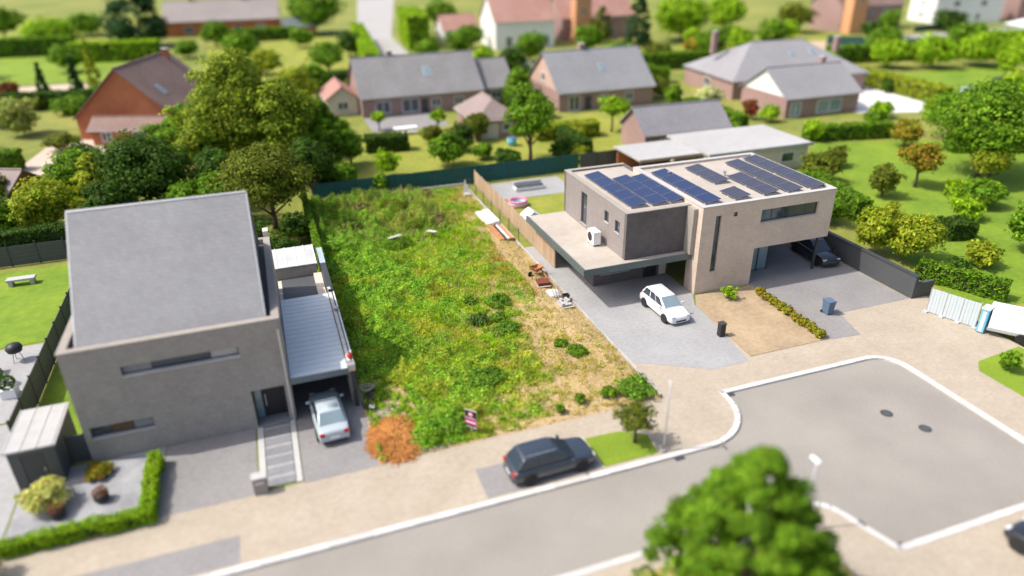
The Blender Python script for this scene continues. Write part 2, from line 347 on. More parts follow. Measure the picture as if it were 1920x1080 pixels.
for x, y, nm in ((17.6, 24.48, 'beside the lamp post'), (23.4, 28.35, 'in the inner corner of the square'), (23.6, 15.9, 'at the near corner of the square')):
    o = box('gully_grate', DARK, None, (x-.28, x+.28, y-.2, y+.2, -.1, -.085)); 
    for k in range(5): box('grate_bar', ANTH, o, (x-.25+k*.105, x-.2+k*.105, y-.17, y+.17, -.085, -.075))
    tag(o, 'dark street gully grate by the kerb '+nm, 'gully grate', 'gully grates')
# plots
rect('driveway', -7.75, -3.2, 29.2, 34.7, .008, GPAVE)
rect('driveway', -1.0, 2.75, 29.2, 48.9, .008, GPAVE)
rect('gravel_bed', -14.3, -7.8, 29.3, 34.7, .008, GRAVEL)
rect('driveway', -22, -14.4, 29.3, 40, .006, LPAVE)
sheet('driveway', [(19.55, 33.4), (23.8, 30.9), (26.6, 30.9), (27.4, 36), (27.55, 38.6), (28.35, 40.2), (28.35, 44.0), (19.55, 44.0)], .01, LPAVE)
sheet('planting_bed', [(27.0, 31.3), (33.3, 31.3), (33.3, 39.9), (28.4, 39.9), (27.55, 38.5)], .03, BEDSOIL)
sheet('driveway', [(33.35, 31.2), (35.6, 31.0), (36.4, 33.9), (42.8, 33.9), (42.9, 46), (33.35, 46)], .01, GPAVE)
rect('garden_path', 19.6, 21.9, 44.0, 53, .006, LPAVE)
rect('lawn', 22.2, 29.5, 56.5, 65.0, .01, LAWN2)
rect('patio', 20.7, 30, 65.2, 70.6, .01, LPAVE)
rect('lawn', -26, -15.5, 49.8, 63.5, .01, LAWNB)
rect('patio', -24, -15.5, 40.2, 49.5, .01, LPAVE)
rect('lawn', -15, -11.4, 35.2, 60, .01, LAWNB)
rect('lawn', 6, 36, 71.6, 97, .004, LAWN2)
rect('lawn', 36.5, 58, 78, 97, .004, LAWN2)
rect('patio', 14, 25, 98, 107, .008, GPAVE)
sheet('lawn', [(45.3, 30.5), (90, 30.5), (95, 60), (77, 68), (66, 71), (53, 60), (50, 47)], .004, LAWNB)
sheet('patio', [(83, 82), (92, 79), (101, 84), (104, 100), (100, 106), (86, 100)], .006, mat('white_gravel', (.62, .60, .57), .9, .08, 3))
rect('lawn', 95, 135, 86, 104, .004, LAWNB)
sheet('far_road', [(22.5, 118), (30.5, 118), (36, 200), (62, 330), (46, 330), (27, 200)], .004, mat('pale_asphalt', (.38, .36, .34), .9, .08, 1))
rect('lawn', -10, 23, 136, 205, .004, LAWN2)
rect('lawn', -90, -25, 160, 200, .004, LAWN)
rect('farm_track', -90, -25, 148, 157, .006, mat('sand_track', (.50, .40, .30), .9, .1, .5))
sheet('farmyard', [(-30, 86), (-17, 86), (-15, 104), (-27, 112)], .008, mat('beige_gravel', (.52, .42, .33), .9, .1, 1))
rect('lawn', 92, 145, 125, 152, .004, LAWN2)
sheet('sandy_ground', [(112, 128), (165, 120), (170, 138), (118, 148)], .01, mat('sand_ground', (.50, .37, .24), .9, .1, .5))
rect('lawn', -70, -30, 215, 300, .006, LAWN2)
rect('forecourt', 150, 230, 108, 145, .006, LPAVE)

# ------------------------------------------------------------------ building lot: soil relief and weeds
LX0, LX1, LY0, LY1 = 2.75, 19.35, 29.3, 70.75
def relief(x, y):
    e = np.minimum(np.minimum(x-LX0, LX1-x), np.minimum(y-LY0, LY1-y)).clip(0, 1.2)/1.2
    return (vnoise(x, y, 3.2, 11)*.28+vnoise(x, y, 1.1, 12)*.10)*e
def dryness(x, y):
    u = (x-LX0)/(LX1-LX0); v = (y-LY0)/(LY1-LY0)
    b = np.interp(v, [0, .06, .15, .27, .36, .5, .66, .85, 1], [.36, .50, .60, .66, .71, .80, .87, .92, .95])
    path = np.clip(1.4-np.abs((x-18.6)/1.3)**3, 0, 1)*np.clip((y-37.5)/2, 0, 1)*np.clip((57.5-y)/2, 0, 1)
    return np.clip((u-b)/.26+(vnoise(x, y, 1.7, 3)-.5)*1.2+(vnoise(x, y, .55, 4)-.5)*.9+.35+path*1.5, 0, 1)
def lushness(x, y):
    u = (x-LX0)/(LX1-LX0)
    return np.clip(1.05-u*1.25+(vnoise(x, y, 3.3, 21)-.5)*1.3, 0, 1)
def lot():
    nx, ny = 84, 208
    X, Y = np.meshgrid(np.linspace(LX0, LX1, nx), np.linspace(LY0, LY1, ny)); Z = relief(X, Y)+.004
    v = np.stack([X, Y, Z], -1).reshape(-1, 3); f = [(j*nx+i, j*nx+i+1, (j+1)*nx+i+1, (j+1)*nx+i) for j in range(ny-1) for i in range(nx-1)]
    m = MB(); m.v = v.tolist(); m.f = f; return struct(m.build('lot_soil', SOIL, smooth=True))
lot()
def canopy(x, y):
    d = dryness(x, y); lu = lushness(x, y); v = (y-LY0)/(LY1-LY0); u = (x-LX0)/(LX1-LX0)
    back = np.clip((v-.66)/.12, 0, 1)*np.clip((.8-u)/.15, 0, 1)
    n1 = vnoise(x, y, 1.15, 31); n2 = vnoise(x, y, .48, 32); n3 = vnoise(x, y, .25, 33)
    h = (.12+.34*lu+.50*back)*(.08+1.35*n1**2+1.0*n2**2+.35*n3)*(1-.85*d)+.04
    edge = np.clip((y-LY0-.15)/1.2, .15, 1)
    front_scrap = ((x-3.8)**2/2.6+(y-33.2)**2/12 < 1+(vnoise(x, y, .8, 77)-.5)*.7)
    return h*edge*np.where(front_scrap, .05, 1), d, lu, back
def weeds():
    n = 560000
    x = LX0+.1+rng.random(n)*(LX1-LX0-.2); y = LY0+.15+rng.random(n)*(LY1-LY0-.3)
    h, d, lu, back = canopy(x, y)
    k = rng.random(n) < (1-.93*d)*(.55+.45*lu+.3*back)*np.where(h < .03, .12, 1)
    x, y, h, d, lu, back = (q[k] for q in (x, y, h, d, lu, back)); n = len(x)
    e = .12; gx = (canopy(x+e, y)[0]-canopy(x-e, y)[0])/(2*e); gy = (canopy(x, y+e)[0]-canopy(x, y-e)[0])/(2*e)
    z = relief(x, y)+h*(.45+.6*rng.random(n))
    N = np.stack([-gx*1.7, -gy*1.7, np.ones(n)], 1)+rng.normal(size=(n, 3))*.5
    patch = vnoise(x, y, 2.1, 41); p2 = vnoise(x, y, .8, 42)
    col = pick([(.085, .165, .03), (.11, .20, .034), (.06, .125, .026), (.15, .225, .045), (.19, .24, .085), (.045, .085, .02)], n)
    yel = pick([(.20, .23, .03), (.26, .265, .035), (.15, .20, .026), (.34, .31, .08), (.11, .14, .025)], n)
    oli = pick([(.095, .14, .03), (.07, .115, .026), (.135, .175, .045), (.21, .19, .08), (.05, .085, .022), (.27, .24, .13)], n)
    pz = np.zeros(n)
    for (a, b, r_) in ((9.4, 39.2, 2.6), (8.4, 44.3, 2.2), (12.9, 35.4, 2.8), (12.8, 46.5, 2.4), (6.2, 36.6, 1.8), (17.4, 61.1, 2.6), (14.6, 54.4, 3.0), (7.4, 35.0, 1.8), (16.6, 67, 2), (10.8, 49.5, 2.0), (11.2, 37, 2.2)): pz = np.maximum(pz, np.clip(1.5-np.hypot(x-a, (y-b)*.75)/r_, 0, 1))
    t = np.clip((patch-.5)*2.0+(p2-.5)*1.6+.22-lu*.5+d*1.0+pz*.75, 0, 1)[:, None]; tb = (back*np.clip(.4+(p2-.4)*2.2, 0, 1))[:, None]
    col = col*(1-t)+yel*t; col = col*(1-tb)+oli*tb
    col = col*np.array([1.52, 1.62, 1.4])
    sp = vnoise(x, y, .75, 43); col = col*(.72+.56*sp)[:, None]*np.stack([.88+.24*vnoise(x, y, 1.3, 44), np.ones(n), np.ones(n)], 1)
    fl = rng.random(n) < .0012+.012*((patch > .72) & (lu > .5)); col[fl] = (.62, .55, .03)
    o = leaves('weeds', np.stack([x, y, z], 1), N, (.035+.075*rng.random(n)**2)*(.75+.4*lu), col, asp=.45)
    stuff(tag(o, 'low bright green broadleaf weeds covering the empty building lot', 'weeds'))
    # grass blades
    n = 170000
    x = LX0+.1+rng.random(n)*(LX1-LX0-.2); y = LY0+.12+rng.random(n)*(LY1-LY0-.25); h, d, lu, back = canopy(x, y)
    tuft = vnoise(x, y, .33, 51); k = (rng.random(n) < np.clip(1.15-.75*d-.55*lu+.1, .1, 1)*np.clip((tuft-.3)*2.2, .05, 1))
    sandy = (x > 17.2) & (y > 38) & (y < 58) & (rng.random(n) < .8); k &= ~sandy
    x, y, h, d, lu, back, tuft = (q[k] for q in (x, y, h, d, lu, back, tuft)); n = len(x)
    L = (.10+.20*rng.random(n))*(.5+.8*tuft)*(1-.3*d); lean = rng.normal(size=(n, 3))*.55; lean[:, 2] = 1; lean /= np.linalg.norm(lean, axis=1, keepdims=True)
    P = np.stack([x, y, relief(x, y)+L*.6], 1); N = np.cross(lean, rng.normal(size=(n, 3))); N *= np.where(N[:, 2:] < 0, -1, 1); N = N+np.array([0, 0, .35])
    gcol = pick([(.15, .25, .02), (.20, .28, .025), (.12, .22, .018)], n); st = pick([(.38, .33, .10), (.46, .40, .14), (.30, .28, .06), (.26, .28, .04)], n)
    t = np.clip(d*1.5+(vnoise(x, y, 1.9, 61)-.6)*1.0-.3*lu, 0, 1)[:, None]
    o = leaves('wild_grass', P, N, L, (gcol*(1-t)+st*t)*np.array([1.12, 1.15, 1.0]), asp=.11, T=lean)
    stuff(tag(o, 'yellow green and straw coloured wild grass on the empty lot', 'grass'))
    n = 9000; x = LX0+.3+rng.random(n)*(LX1-LX0-.6); y = LY0+.5+rng.random(n)*(LY1-LY0-.8); h, d, lu, back = canopy(x, y)
    k = rng.random(n) < (.15+.75*back+.25*(vnoise(x, y, 1.4, 91) > .6))*(h > .06); x, y, h, back = x[k], y[k], h[k], back[k]; n = len(x)
    L = (.18+.22*rng.random(n))*(1+.8*back); lean = rng.normal(size=(n, 3))*.5; lean[:, 2] = 1; lean /= np.linalg.norm(lean, axis=1, keepdims=True)
    o = leaves('dead_stalks', np.stack([x, y, relief(x, y)+L*.9], 1), np.cross(lean, rng.normal(size=(n, 3)))+np.array([0, 0, .3]), L, pick([(.40, .34, .20), (.30, .24, .13), (.50, .44, .30), (.20, .15, .08)], n), asp=.07, T=lean)
    stuff(tag(o, 'thin dead brown stalks standing among the weeds of the lot', 'stalks'))
    # dry straw litter lying on the bare soil
    n = 26000; x = LX0+rng.random(n)*(LX1-LX0); y = LY0+rng.random(n)*(LY1-LY0); d = dryness(x, y); k = rng.random(n) < d*.9; x, y = x[k], y[k]; n = len(x)
    T = rng.normal(size=(n, 3)); T[:, 2] *= .15
    o = leaves('straw_litter', np.stack([x, y, relief(x, y)+.03], 1), np.tile([0, 0, 1.], (n, 1))+rng.normal(size=(n, 3))*.2, .05+.10*rng.random(n), pick([(.46, .35, .17), (.38, .27, .12), (.22, .22, .05), (.52, .42, .24)], n), asp=.16, T=T)
    stuff(tag(o, 'dry straw litter on the sandy right hand part of the lot', 'straw'))
weeds()
def rz_(x, y): return float(relief(np.array([x]), np.array([y]))[0])
def lbush(label, x, y, h, r, pal, cat='bush', name='weed_bush', ls=.075, n=None, group='wild bushes on the lot'):
    h *= .8; r *= 1.25
    t = bush(name, label, cat, x, y, h, r, pal, group, ls=ls, n=n or int(1500*r*r+500), clump=.24, nclump=int(26+30*r)); t.location.z = rz_(x, y); return t
PAL['weed'] = [(.075, .155, .035), (.10, .19, .04), (.14, .23, .05), (.05, .11, .025)]
PAL['weedblue'] = [(.065, .11, .06), (.09, .14, .08), (.05, .085, .045)]
PAL['brown'] = [(.24, .18, .11), (.32, .26, .17), (.15, .14, .06), (.12, .14, .04)]
for a in (('bluish dark green bush in the middle of the lot', 11.9, 41.4, .85, .75, 'weedblue'),
          ('fresh green bush right of the bluish bush in mid lot', 13.3, 41.2, .8, .6, 'weed'),
          ('leafy green clump directly in front of the bluish bush', 13.4, 39.7, .6, .95, 'weed'),
          ('rounded green clump behind the bluish bush', 13.9, 43.6, .75, .95, 'weed'),
          ('small green clump left of the rounded clump in mid lot', 12.1, 44.5, .6, .6, 'weed'),
          ('broad deep green nettle patch near the front of the lot', 10.3, 34.2, .65, 1.15, 'weed'),
          ('green bush on dry ground near the pallets', 16.1, 36.6, .5, .5, 'green'),
          ('low green bush on the dry strip below the pallets', 16.7, 35.4, .4, .75, 'green'),
          ('leafy bush right behind the estate sign', 7.2, 30.9, .75, 1.0, 'weed'),
          ('green bush left of the estate sign near the brushwood', 5.9, 30.3, .6, .75, 'green'),
          ('small tuft of bright leaves at the front edge right of the sign', 13.2, 30.0, .75, .32, 'green'),
          ('second bright tuft at the front edge right of the sign', 14.6, 30.4, .85, .3, 'green'),
          ('bright leafy tuft beside the dark corner shrub', 16.5, 30.5, .6, .55, 'green'),
          ('dark green shrub spilling over the right front corner', 18.2, 30.3, .65, 1.2, 'weed'),
          ('olive feathery bush at the back middle of the lot', 10.7, 65.0, 1.7, 1.5, 'olive'),
          ('brown withered scrub at the back left of the lot', 7.4, 66.2, 1.5, .9, 'brown'),
          ('brown withered scrub at the back edge of the lot', 14.3, 68.5, 1.1, .7, 'brown'),
          ('grey brown tangle of stalks behind mid lot', 13.4, 60.8, 1.0, 1.3, 'brown'),
          ('pale green bush at the back left corner of the lot', 5.6, 66.0, 1.3, 1.3, 'yg'),
          ('olive bush beside the brown tangle of stalks', 11.8, 60.0, 1.2, 1.2, 'olive'),
          ('dense dark bramble patch at the back left of the lot', 6.0, 62.0, .9, 1.6, 'dark'),
          ('olive bramble patch in the back half of the lot', 9.0, 56.8, .8, 1.5, 'green')):
    lbush(*a)
# tall plant with pinnate leaves by the side wall
t = thing('tall_weed', 'tall plant with long feathered leaves beside the ivy wall', 'plant', (3.9, 57.2, 0))
for k in range(9):
    a = k*2.4; q = [(0, 0, .2+.12*k), (.45*math.cos(a), .45*math.sin(a), .75+.12*k), (.95*math.cos(a), .95*math.sin(a), .85+.12*k)]
    MB().tube(q, [.025, .018, .006], 5).build('stem', mat('green_stem', (.09, .14, .03)), t)
    s = np.linspace(.2, 1, 12); P = np.array([np.array(Vector(q[1]).lerp(Vector(q[2]), v) if v > .5 else Vector(q[0]).lerp(Vector(q[1]), v*2)) for v in s]); P = np.repeat(P, 2, 0)
    side = np.tile([1, -1], 12)[:, None]*np.array([-math.sin(a), math.cos(a), 0])
    leaves('leaf_spray', P+side*.12, np.tile([0, 0, 1.], (24, 1))+rng.normal(size=(24, 3))*.25, np.full(24, .16), pick([(.10, .22, .03), (.13, .26, .04)], 24), t, .35, T=side+rng.normal(size=(24, 3))*.2)['kind'] = 'stuff'
MB().tube([(0, 0, 0), (.02, 0, .8), (0, .02, 1.6)], [.04, .03, .01], 6).build('main_stem', mat('green_stem', (.09, .14, .03)), t)

# front left corner: brushwood, compost, dry debris, hose, rag
def twigs(name, label, cat, cx, cy, rx, ry, h, n, L, m, seed):
    g = random.Random(seed); b = MB()
    for k in range(n):
        a = g.random()*6.283; q = g.random()**.5; x = cx+rx*q*math.cos(a); y = cy+ry*q*math.sin(a); z = max(.03, h*(1-q*q)*(.75+.25*g.random()))
        rad_ = Vector((x-cx, y-cy, -.25*h)).normalized(); d = (rad_*.8+Vector((g.gauss(0, .8), g.gauss(0, .8), g.gauss(0, .16)))).normalized()*L*(.5+g.random()); p = Vector((x, y, z+rz_(x, y)*.4)); e = p+d*.5+Vector((0, 0, .06)); f_ = p+d+Vector((g.gauss(0, .08), g.gauss(0, .08), 0)); f_.z = max(.02, f_.z)
        b.tube([p, e, f_], [.03, .022, .008], 4, cap=False)
    return stuff(tag(b.build(name, m), label, cat))
def heap(name, label, cat, cx, cy, rx, ry, h, m, seed=1):
    b = MB(); n = 26; rings = 9
    for k in range(rings+1):
        for q in range(n):
            a = 6.283*q/n; t_ = k/rings; wv = 1+.25*(vnoise(np.array([math.cos(a)*2+9]), np.array([math.sin(a)*2+9+seed]), .8, seed)[0]-.5)
            zz = h*(1-t_**1.6)*(.8+.4*vnoise(np.array([cx+t_*math.cos(a)*rx+seed]), np.array([cy+t_*math.sin(a)*ry]), .35, seed)[0])-.02*(t_ == 1)
            b.v.append((cx+rx*t_*wv*math.cos(a), cy+ry*t_*wv*math.sin(a), zz+rz_(cx, cy)*.5))
    for k in range(rings):
        for q in range(n): b.f.append((k*n+q, (k+1)*n+q, (k+1)*n+(q+1) % n, k*n+(q+1) % n))
    o = b.build(name, m, smooth=True); return tag(o, label, cat)
BR1 = mat('dried_conifer_twigs', (.36, .13, .03), .9, .35, 3.5, col2=(.70, .33, .09), scale2=1.2); BR2 = mat('pale_dry_twigs', (.38, .31, .22), .9, .3, 1.6, col2=(.52, .45, .35))
o = twigs('brushwood_pile', 'heap of rusty orange dried branches at the front left corner of the lot', 'brushwood', 4.0, 31.0, 1.3, 1.75, .55, 3000, .42, BR1, 1)
heap('brushwood_base', 'brown earthy mound under the orange dried branches', 'soil mound', 4.0, 31.0, 1.15, 1.6, .45, mat('rusty_earth', (.30, .14, .06), .95, .3, 6, .8), 9)
twigs('dry_debris', 'pale dry twigs and chips behind the orange brushwood heap', 'debris', 4.2, 33.2, 1.3, .9, .2, 900, .22, BR2, 2)
twigs('dry_debris', 'pale dry stalks lying along the front edge right of the brushwood', 'debris', 5.6, 29.7, 1.2, .3, .10, 220, .22, BR2, 3)
heap('compost_heap', 'dark brown heap of compost beside the carport post', 'compost heap', 3.6, 34.9, .85, 1.2, .3, DEBRIS, 3)
heap('soil_mound', 'small tan mound of bare soil behind the estate sign', 'soil mound', 9.3, 30.6, 1.1, .45, .28, SOIL, 4)
heap('soil_mound', 'flat tan patch of loose soil at the front edge, middle of the lot', 'soil mound', 11.6, 31.1, 1.5, .5, .22, SOIL, 5)
heap('soil_mound', 'light tan bare soil next to the compost heap', 'soil mound', 4.9, 34.6, .6, .8, .16, SOIL, 6)
hs = MB(); hs.tube([(3.2+.27*math.cos(a*.42)*(1+.02*a), 35.75+.27*math.sin(a*.42)*(1+.02*a), .34+.008*a+rz_(3.1, 35.9)) for a in range(31)], .022, 6); tag(hs.build('garden_hose', mat('pale_hose', (.5, .5, .44), .5), smooth=True), 'coiled pale garden hose at the foot of the carport wall', 'hose')
b = MB()
for k in range(7):
    for q in range(7): b.v.append((3.05+k*.055+.02*math.sin(q*2), 33.85+q*.05, .32+.06*math.sin(k*1.3+q)+.04*math.cos(q*2.1)))
b.f = [(k*7+q, (k+1)*7+q, (k+1)*7+q+1, k*7+q+1) for k in range(6) for q in range(6)]
o = b.build('plastic_rag', WHITE, smooth=True); o.modifiers.new('thick', 'SOLIDIFY').thickness = .01; tag(o, 'crumpled white plastic rag on the compost heap', 'rag')
for i, (x, y, w_, rz, lb) in enumerate(((9.2, 57.6, .75, .5, 'pale weathered board lying in the brambles, larger of two'), (12.4, 57.2, .5, 2.2, 'small pale board lying among the weeds, right of the larger one'))):
    t = thing('old_board', lb, 'board', (x, y, .72+rz_(x, y)), rz)
    for k in range(3): o = box('plank', WOODG, t, (-w_, w_, -.2+k*.14, -.08+k*.14, 0, .03)); o.rotation_euler = (.1*k-.1, .08, .06*k)

# estate agent's sign
def sign():
    t = thing('estate_sign', 'black and magenta estate agent board on a post at the front edge of the lot', 'sign', (7.95, 30.0, 0), math.atan2(-.74, .67))
    w_, z0, z1 = .36, .42, 1.62
    box('post', WOODG, t, (-.05, .05, .012, .09, -.1, 1.2)); box('board', WHITE, t, (-w_, w_, -.012, .012, z0, z1))
    box('black_field', BLACKB, t, (-w_+.004, w_-.004, -.016, -.0125, z0+.005, z1-.03))
    box('magenta_band', MAGENTA, t, (-w_+.004, w_-.004, -.020, -.0165, z0+.22, z0+.62))
    def disc(name, cx, cz, r_, y, m, n=18): return MB().prism([(cx+r_*math.cos(6.283*k/n), y, cz+r_*math.sin(6.283*k/n)) for k in range(n)], (0, -.003, 0)).build(name, m, t)
    cz = z0+.92
    MB().prism([(-.155, -.0168, cz-.05), (0, -.0168, cz-.27), (.155, -.0168, cz-.05)], (0, -.002, 0)).build('pin_tip', MAGENTA, t)
    disc('pin_ring', 0, cz, .17, -.0195, MAGENTA); disc('pin_eye', 0, cz, .115, -.023, WHITE)
    for k, hh in enumerate((.05, .10, .07, .12, .06)): box('tower_mark', MAGENTA, t, (-.07+k*.03, -.048+k*.03, -.029, -.0265, cz-.08, cz-.08+hh))
    def text(s, x, z, size, m, y=-.024):
        cu = bpy.data.curves.new('lettering', 'FONT'); cu.body = s; cu.size = size; cu.align_x = 'CENTER'; cu.extrude = .001; cu.offset = .004
        o = bpy.data.objects.new('lettering', cu); C.objects.link(o); me = bpy.data.meshes.new_from_object(o.evaluated_get(bpy.context.evaluated_depsgraph_get())); bpy.data.objects.remove(o)
        o = bpy.data.objects.new('lettering', me); C.objects.link(o); me.materials.append(m); o.parent = t; o.location = (x, y, z); o.rotation_euler = (R(90), 0, 0)
    text('ImmoFusion', -.02, z0+.645, .135, WHITE)
    box('pale_stripe', WHITE, t, (-w_+.05, w_-.05, -.023, -.0205, z0+.36, z0+.46)); box('pale_stripe', WHITE, t, (-w_+.04, .1, -.019, -.0165, z0+.06, z0+.13)); box('pale_stripe', WHITE, t, (.14, w_-.04, -.019, -.0165, z0+.06, z0+.13))
sign()

# right hand edge of the lot: edging, wire fence, panels, planks, wheelbarrow, pallets
t = thing('concrete_edging', 'low pale concrete edging along the right side of the lot', 'edging', (19.42, 0, 0))
me = bpy.data.meshes.new('edging_slab'); q = MB().box(-.04, .04, .006, .994, -.1, .16); me.from_pydata(q.v, [], q.f); me.materials.append(CONC)
for k in range(41):
    o = bpy.data.objects.new('edging_slab', me); C.objects.link(o); o.parent = t; o.location = (random.gauss(0, .008), 29.5+k, random.gauss(0, .008))
t = thing('wire_fence', 'thin wire fence on dark posts at the back right side of the lot', 'fence', (19.6, 0, 0))
for k in range(7):
    y = 54.5+k*2.6; MB().tube([(0, y, 0), (0, y, 1.25)], .035, 6).build('post', DARK, t)
for z in (.3, .65, 1.0, 1.2): MB().tube([(0, 54.5, z), (0, 70.1, z)], .008, 4).build('wire', DARK, t)
t = thing('wooden_fence', 'tall pale timber fence between the lot and the beige brick house', 'fence', (20.4, 0, 0))
me = bpy.data.meshes.new('board'); q = MB().box(-.012, .012, -.07, .07, .06, 1.78); me.from_pydata(q.v, [], q.f); me.materials.append(WOODB)
for k in range(150):
    o = bpy.data.objects.new('board', me); C.objects.link(o); o.parent = t; o.location = (random.gauss(0, .006), 48.2+k*.15, random.gauss(0, .012))
for k in range(10): box('post', WOODB, t, (.02, .10, 48.15+k*2.48, 48.25+k*2.48, 0, 1.85))
t = thing('polystyrene_sheets', 'stack of white insulation sheets lying beside the wire fence', 'insulation sheets', (0, 0, 0))
for k, (x, y, a) in enumerate(((18.28, 60.3, .05), (18.98, 60.6, .0))):
    for j in range(3): o = box('sheet', WHITE, t, (-.31, .31, -1.7, 1.7, 0, .09)); o.location = (x+.01*j, y+.03*j, rz_(18.5, 60)+.02+j*.095); o.rotation_euler = (0, 0, a+.01*j)
t = thing('plank_stack', 'stack of orange brown timber planks beside the wire fence', 'planks', (18.6, 56.4, rz_(18.6, 56)))
for yy in (-1.2, 0, 1.2): box('bearer', WOODG, t, (-.75, .75, yy-.05, yy+.05, 0, .1))
for j in range(3):
    for k in range(6):
        m = (WOODR, WOODR, BLACKP, WHITE, WOODR, WOODB)[k]
        o = box('plank', m, t, (-.11, .11, -1.75, 1.7+.1*random.random(), 0, .045)); o.location = (-.58+k*.235, 0, .105+j*.05); o.rotation_euler = (0, 0, random.gauss(0, .008))
t = thing('steel_post_pair', 'white metal post with grey boards in the back right corner of the lot', 'post', (18.9, 69.0, rz_(18.9, 69)))
box('post', WHITE, t, (-.06, .06, -.06, .06, 0, 1.3)); box('cross_arm', DARK, t, (-.9, .1, -.03, .03, 1.25, 1.31)); box('leaning_board', WHITE, t, (-.3, .2, -.5, -.45, 0, .9))
for k in range(3): box('grey_board', CONC, t, (-.45, .2, -1.5+k*.02, -.6, .02+k*.05, .06+k*.05))
def pallet(label, x, y, rz=0):
    t = thing('pallet', label, 'pallet', (x, y, rz_(x, y)), rz, 'pallets along the right edge of the lot')
    for k in range(3): box('runner', WOODG, t, (-.6, .6, -.45+k*.40, -.35+k*.40, 0, .09))
    for k in range(7): box('slat', WOODG, t, (-.6+k*.172, -.48+k*.172, -.52, .52, .092, .115))
    return t
def blocks(name, label, cat, part, m, x, y, rz, nx, ny, nz, sx, sy, sz, miss=.1, z0=.12, seed=1):
    g = random.Random(seed); t = thing(name, label, cat, (x, y, rz_(x, y)+z0), rz)
    me = bpy.data.meshes.new(part); q = MB().box(-sx/2+.006, sx/2-.006, -sy/2+.006, sy/2-.006, 0, sz-.006); me.from_pydata(q.v, [], q.f); me.materials.append(m)
    for k in range(nz):
        for i in range(nx):
            for j in range(ny):
                if k == nz-1 and g.random() < miss: continue
                o = bpy.data.objects.new(part, me); C.objects.link(o); o.parent = t; o.location = ((i-(nx-1)/2)*sx, (j-(ny-1)/2)*sy, k*sz); o.rotation_euler = (0, 0, g.gauss(0, .02))
    return t
pallet('wooden pallet under the red brown clay tiles', 18.3, 45.5, 1.45); blocks('clay_tile_stack', 'stack of dark red clay tiles on a pallet next to the wheelbarrow', 'tiles', 'clay_tile', CLAY, 18.35, 45.55, 1.45, 4, 9, 2, .25, .105, .12, .25, .12, 2)
pallet('wooden pallet with white slabs, in the middle of the row', 18.5, 43.7, 1.5); blocks('slab_stack', 'white concrete slabs lying on the middle pallet', 'slabs', 'slab', mat('white_concrete', (.60, .59, .57), .85, .08, 4), 18.5, 43.75, 1.5, 3, 2, 1, .38, .42, .06, .2, .12, 3)
pallet('front pallet of the row carrying grey blocks', 18.6, 41.8, 1.62); blocks('concrete_block_stack', 'grey concrete blocks and kerbs stacked on the front pallet', 'blocks', 'block', CONC, 18.55, 41.85, 1.62, 3, 4, 2, .32, .2, .14, .45, .12, 4)
t = thing('dark_crate', 'small dark plastic crate on the right end of the front pallet', 'crate', (18.95, 42.5, .36)); 
for a in ((-.25, .25, -.17, -.15, 0, .24), (-.25, .25, .15, .17, 0, .24), (-.25, -.23, -.15, .15, 0, .24), (.23, .25, -.15, .15, 0, .24), (-.25, .25, -.17, .17, -.02, 0)): box('crate_side', DARK, t, a)
t = thing('leaning_rods', 'bundle of thin steel rods lying across the middle pallet', 'rods', (18.5, 43.2, .42))
for k in range(5): MB().tube([(-.4+.1*k, -.7, .0), (-.1+.12*k, .7, .12+.03*k)], .018, 5).build('rod', (DARK, ALU)[k % 2], t)
def barrow():
    t = thing('wheelbarrow', 'builder\'s wheelbarrow with an orange tray beside the sandy path', 'wheelbarrow', (18.55, 47.4, rz_(18.5, 47.4)), .4)
    b = MB(); b.v = [(-.3, -.33, .35), (.3, -.25, .35), (.3, .25, .35), (-.3, .33, .35), (-.5, -.42, .68), (.5, -.34, .62), (.5, .34, .62), (-.5, .42, .68)]
    b.f = [(3, 2, 1, 0), (0, 1, 5, 4), (1, 2, 6, 5), (2, 3, 7, 6), (3, 0, 4, 7)]
    o = b.build('tray', WOODR, t); o.modifiers.new('s', 'SOLIDIFY').thickness = .02
    o = MB().lathe((0, 0, 0), [(.12, -.05), (.2, -.05), (.22, 0), (.2, .05), (.12, .05)], 16).build('wheel', TYRE, t, True); o.location = (-.72, 0, .22); o.rotation_euler = (R(90), 0, 0)
    MB().lathe((0, 0, 0), [(.11, -.03), (.11, .03)], 12).build('rim', RIM, o)
    for s in (-1, 1):
        MB().tube([(-.72, s*.08, .22), (-.2, s*.22, .33), (.5, s*.3, .38), (1.0, s*.32, .55)], .02, 6).build('handle', ALU, t); MB().tube([(.35, s*.28, .36), (.42, s*.3, 0), (.55, s*.3, .38)], .018, 6).build('leg', ALU, t)
barrow()
b = MB().tube([(19.1, 46.3, .1), (18.95, 47.9, .5)], .06, 6); tag(b.build('timber_pole', WOODR), 'orange timber pole leaning beside the wheelbarrow', 'pole')
for i, (x, y) in enumerate(((16.2, 48.6), (16.9, 44.2), (16.4, 50.9))):
    t = thing('red_poppies', ('clump of red poppies on the path edge left of the wheelbarrow', 'clump of red poppies left of the pallets', 'clump of red poppies beside the sandy path, farthest back')[i], 'flowers', (x, y, rz_(x, y)), 0, 'poppy clumps')
    P = np.stack([rng.normal(size=26)*.28, rng.normal(size=26)*.28, .15+.18*rng.random(26)], 1); leaves('petal_cluster', P, np.tile([0, -.3, 1.], (26, 1))+rng.normal(size=(26, 3))*.3, np.full(26, .06), pick([(.45, .06, .02), (.5, .14, .04)], 26), t, .8)['kind'] = 'stuff'
    P = np.stack([rng.normal(size=80)*.3, rng.normal(size=80)*.3, .05+.15*rng.random(80)], 1); leaves('foliage', P, unit(80)+[0, 0, .8], np.full(80, .08), pick(PAL['green'], 80), t, .3)

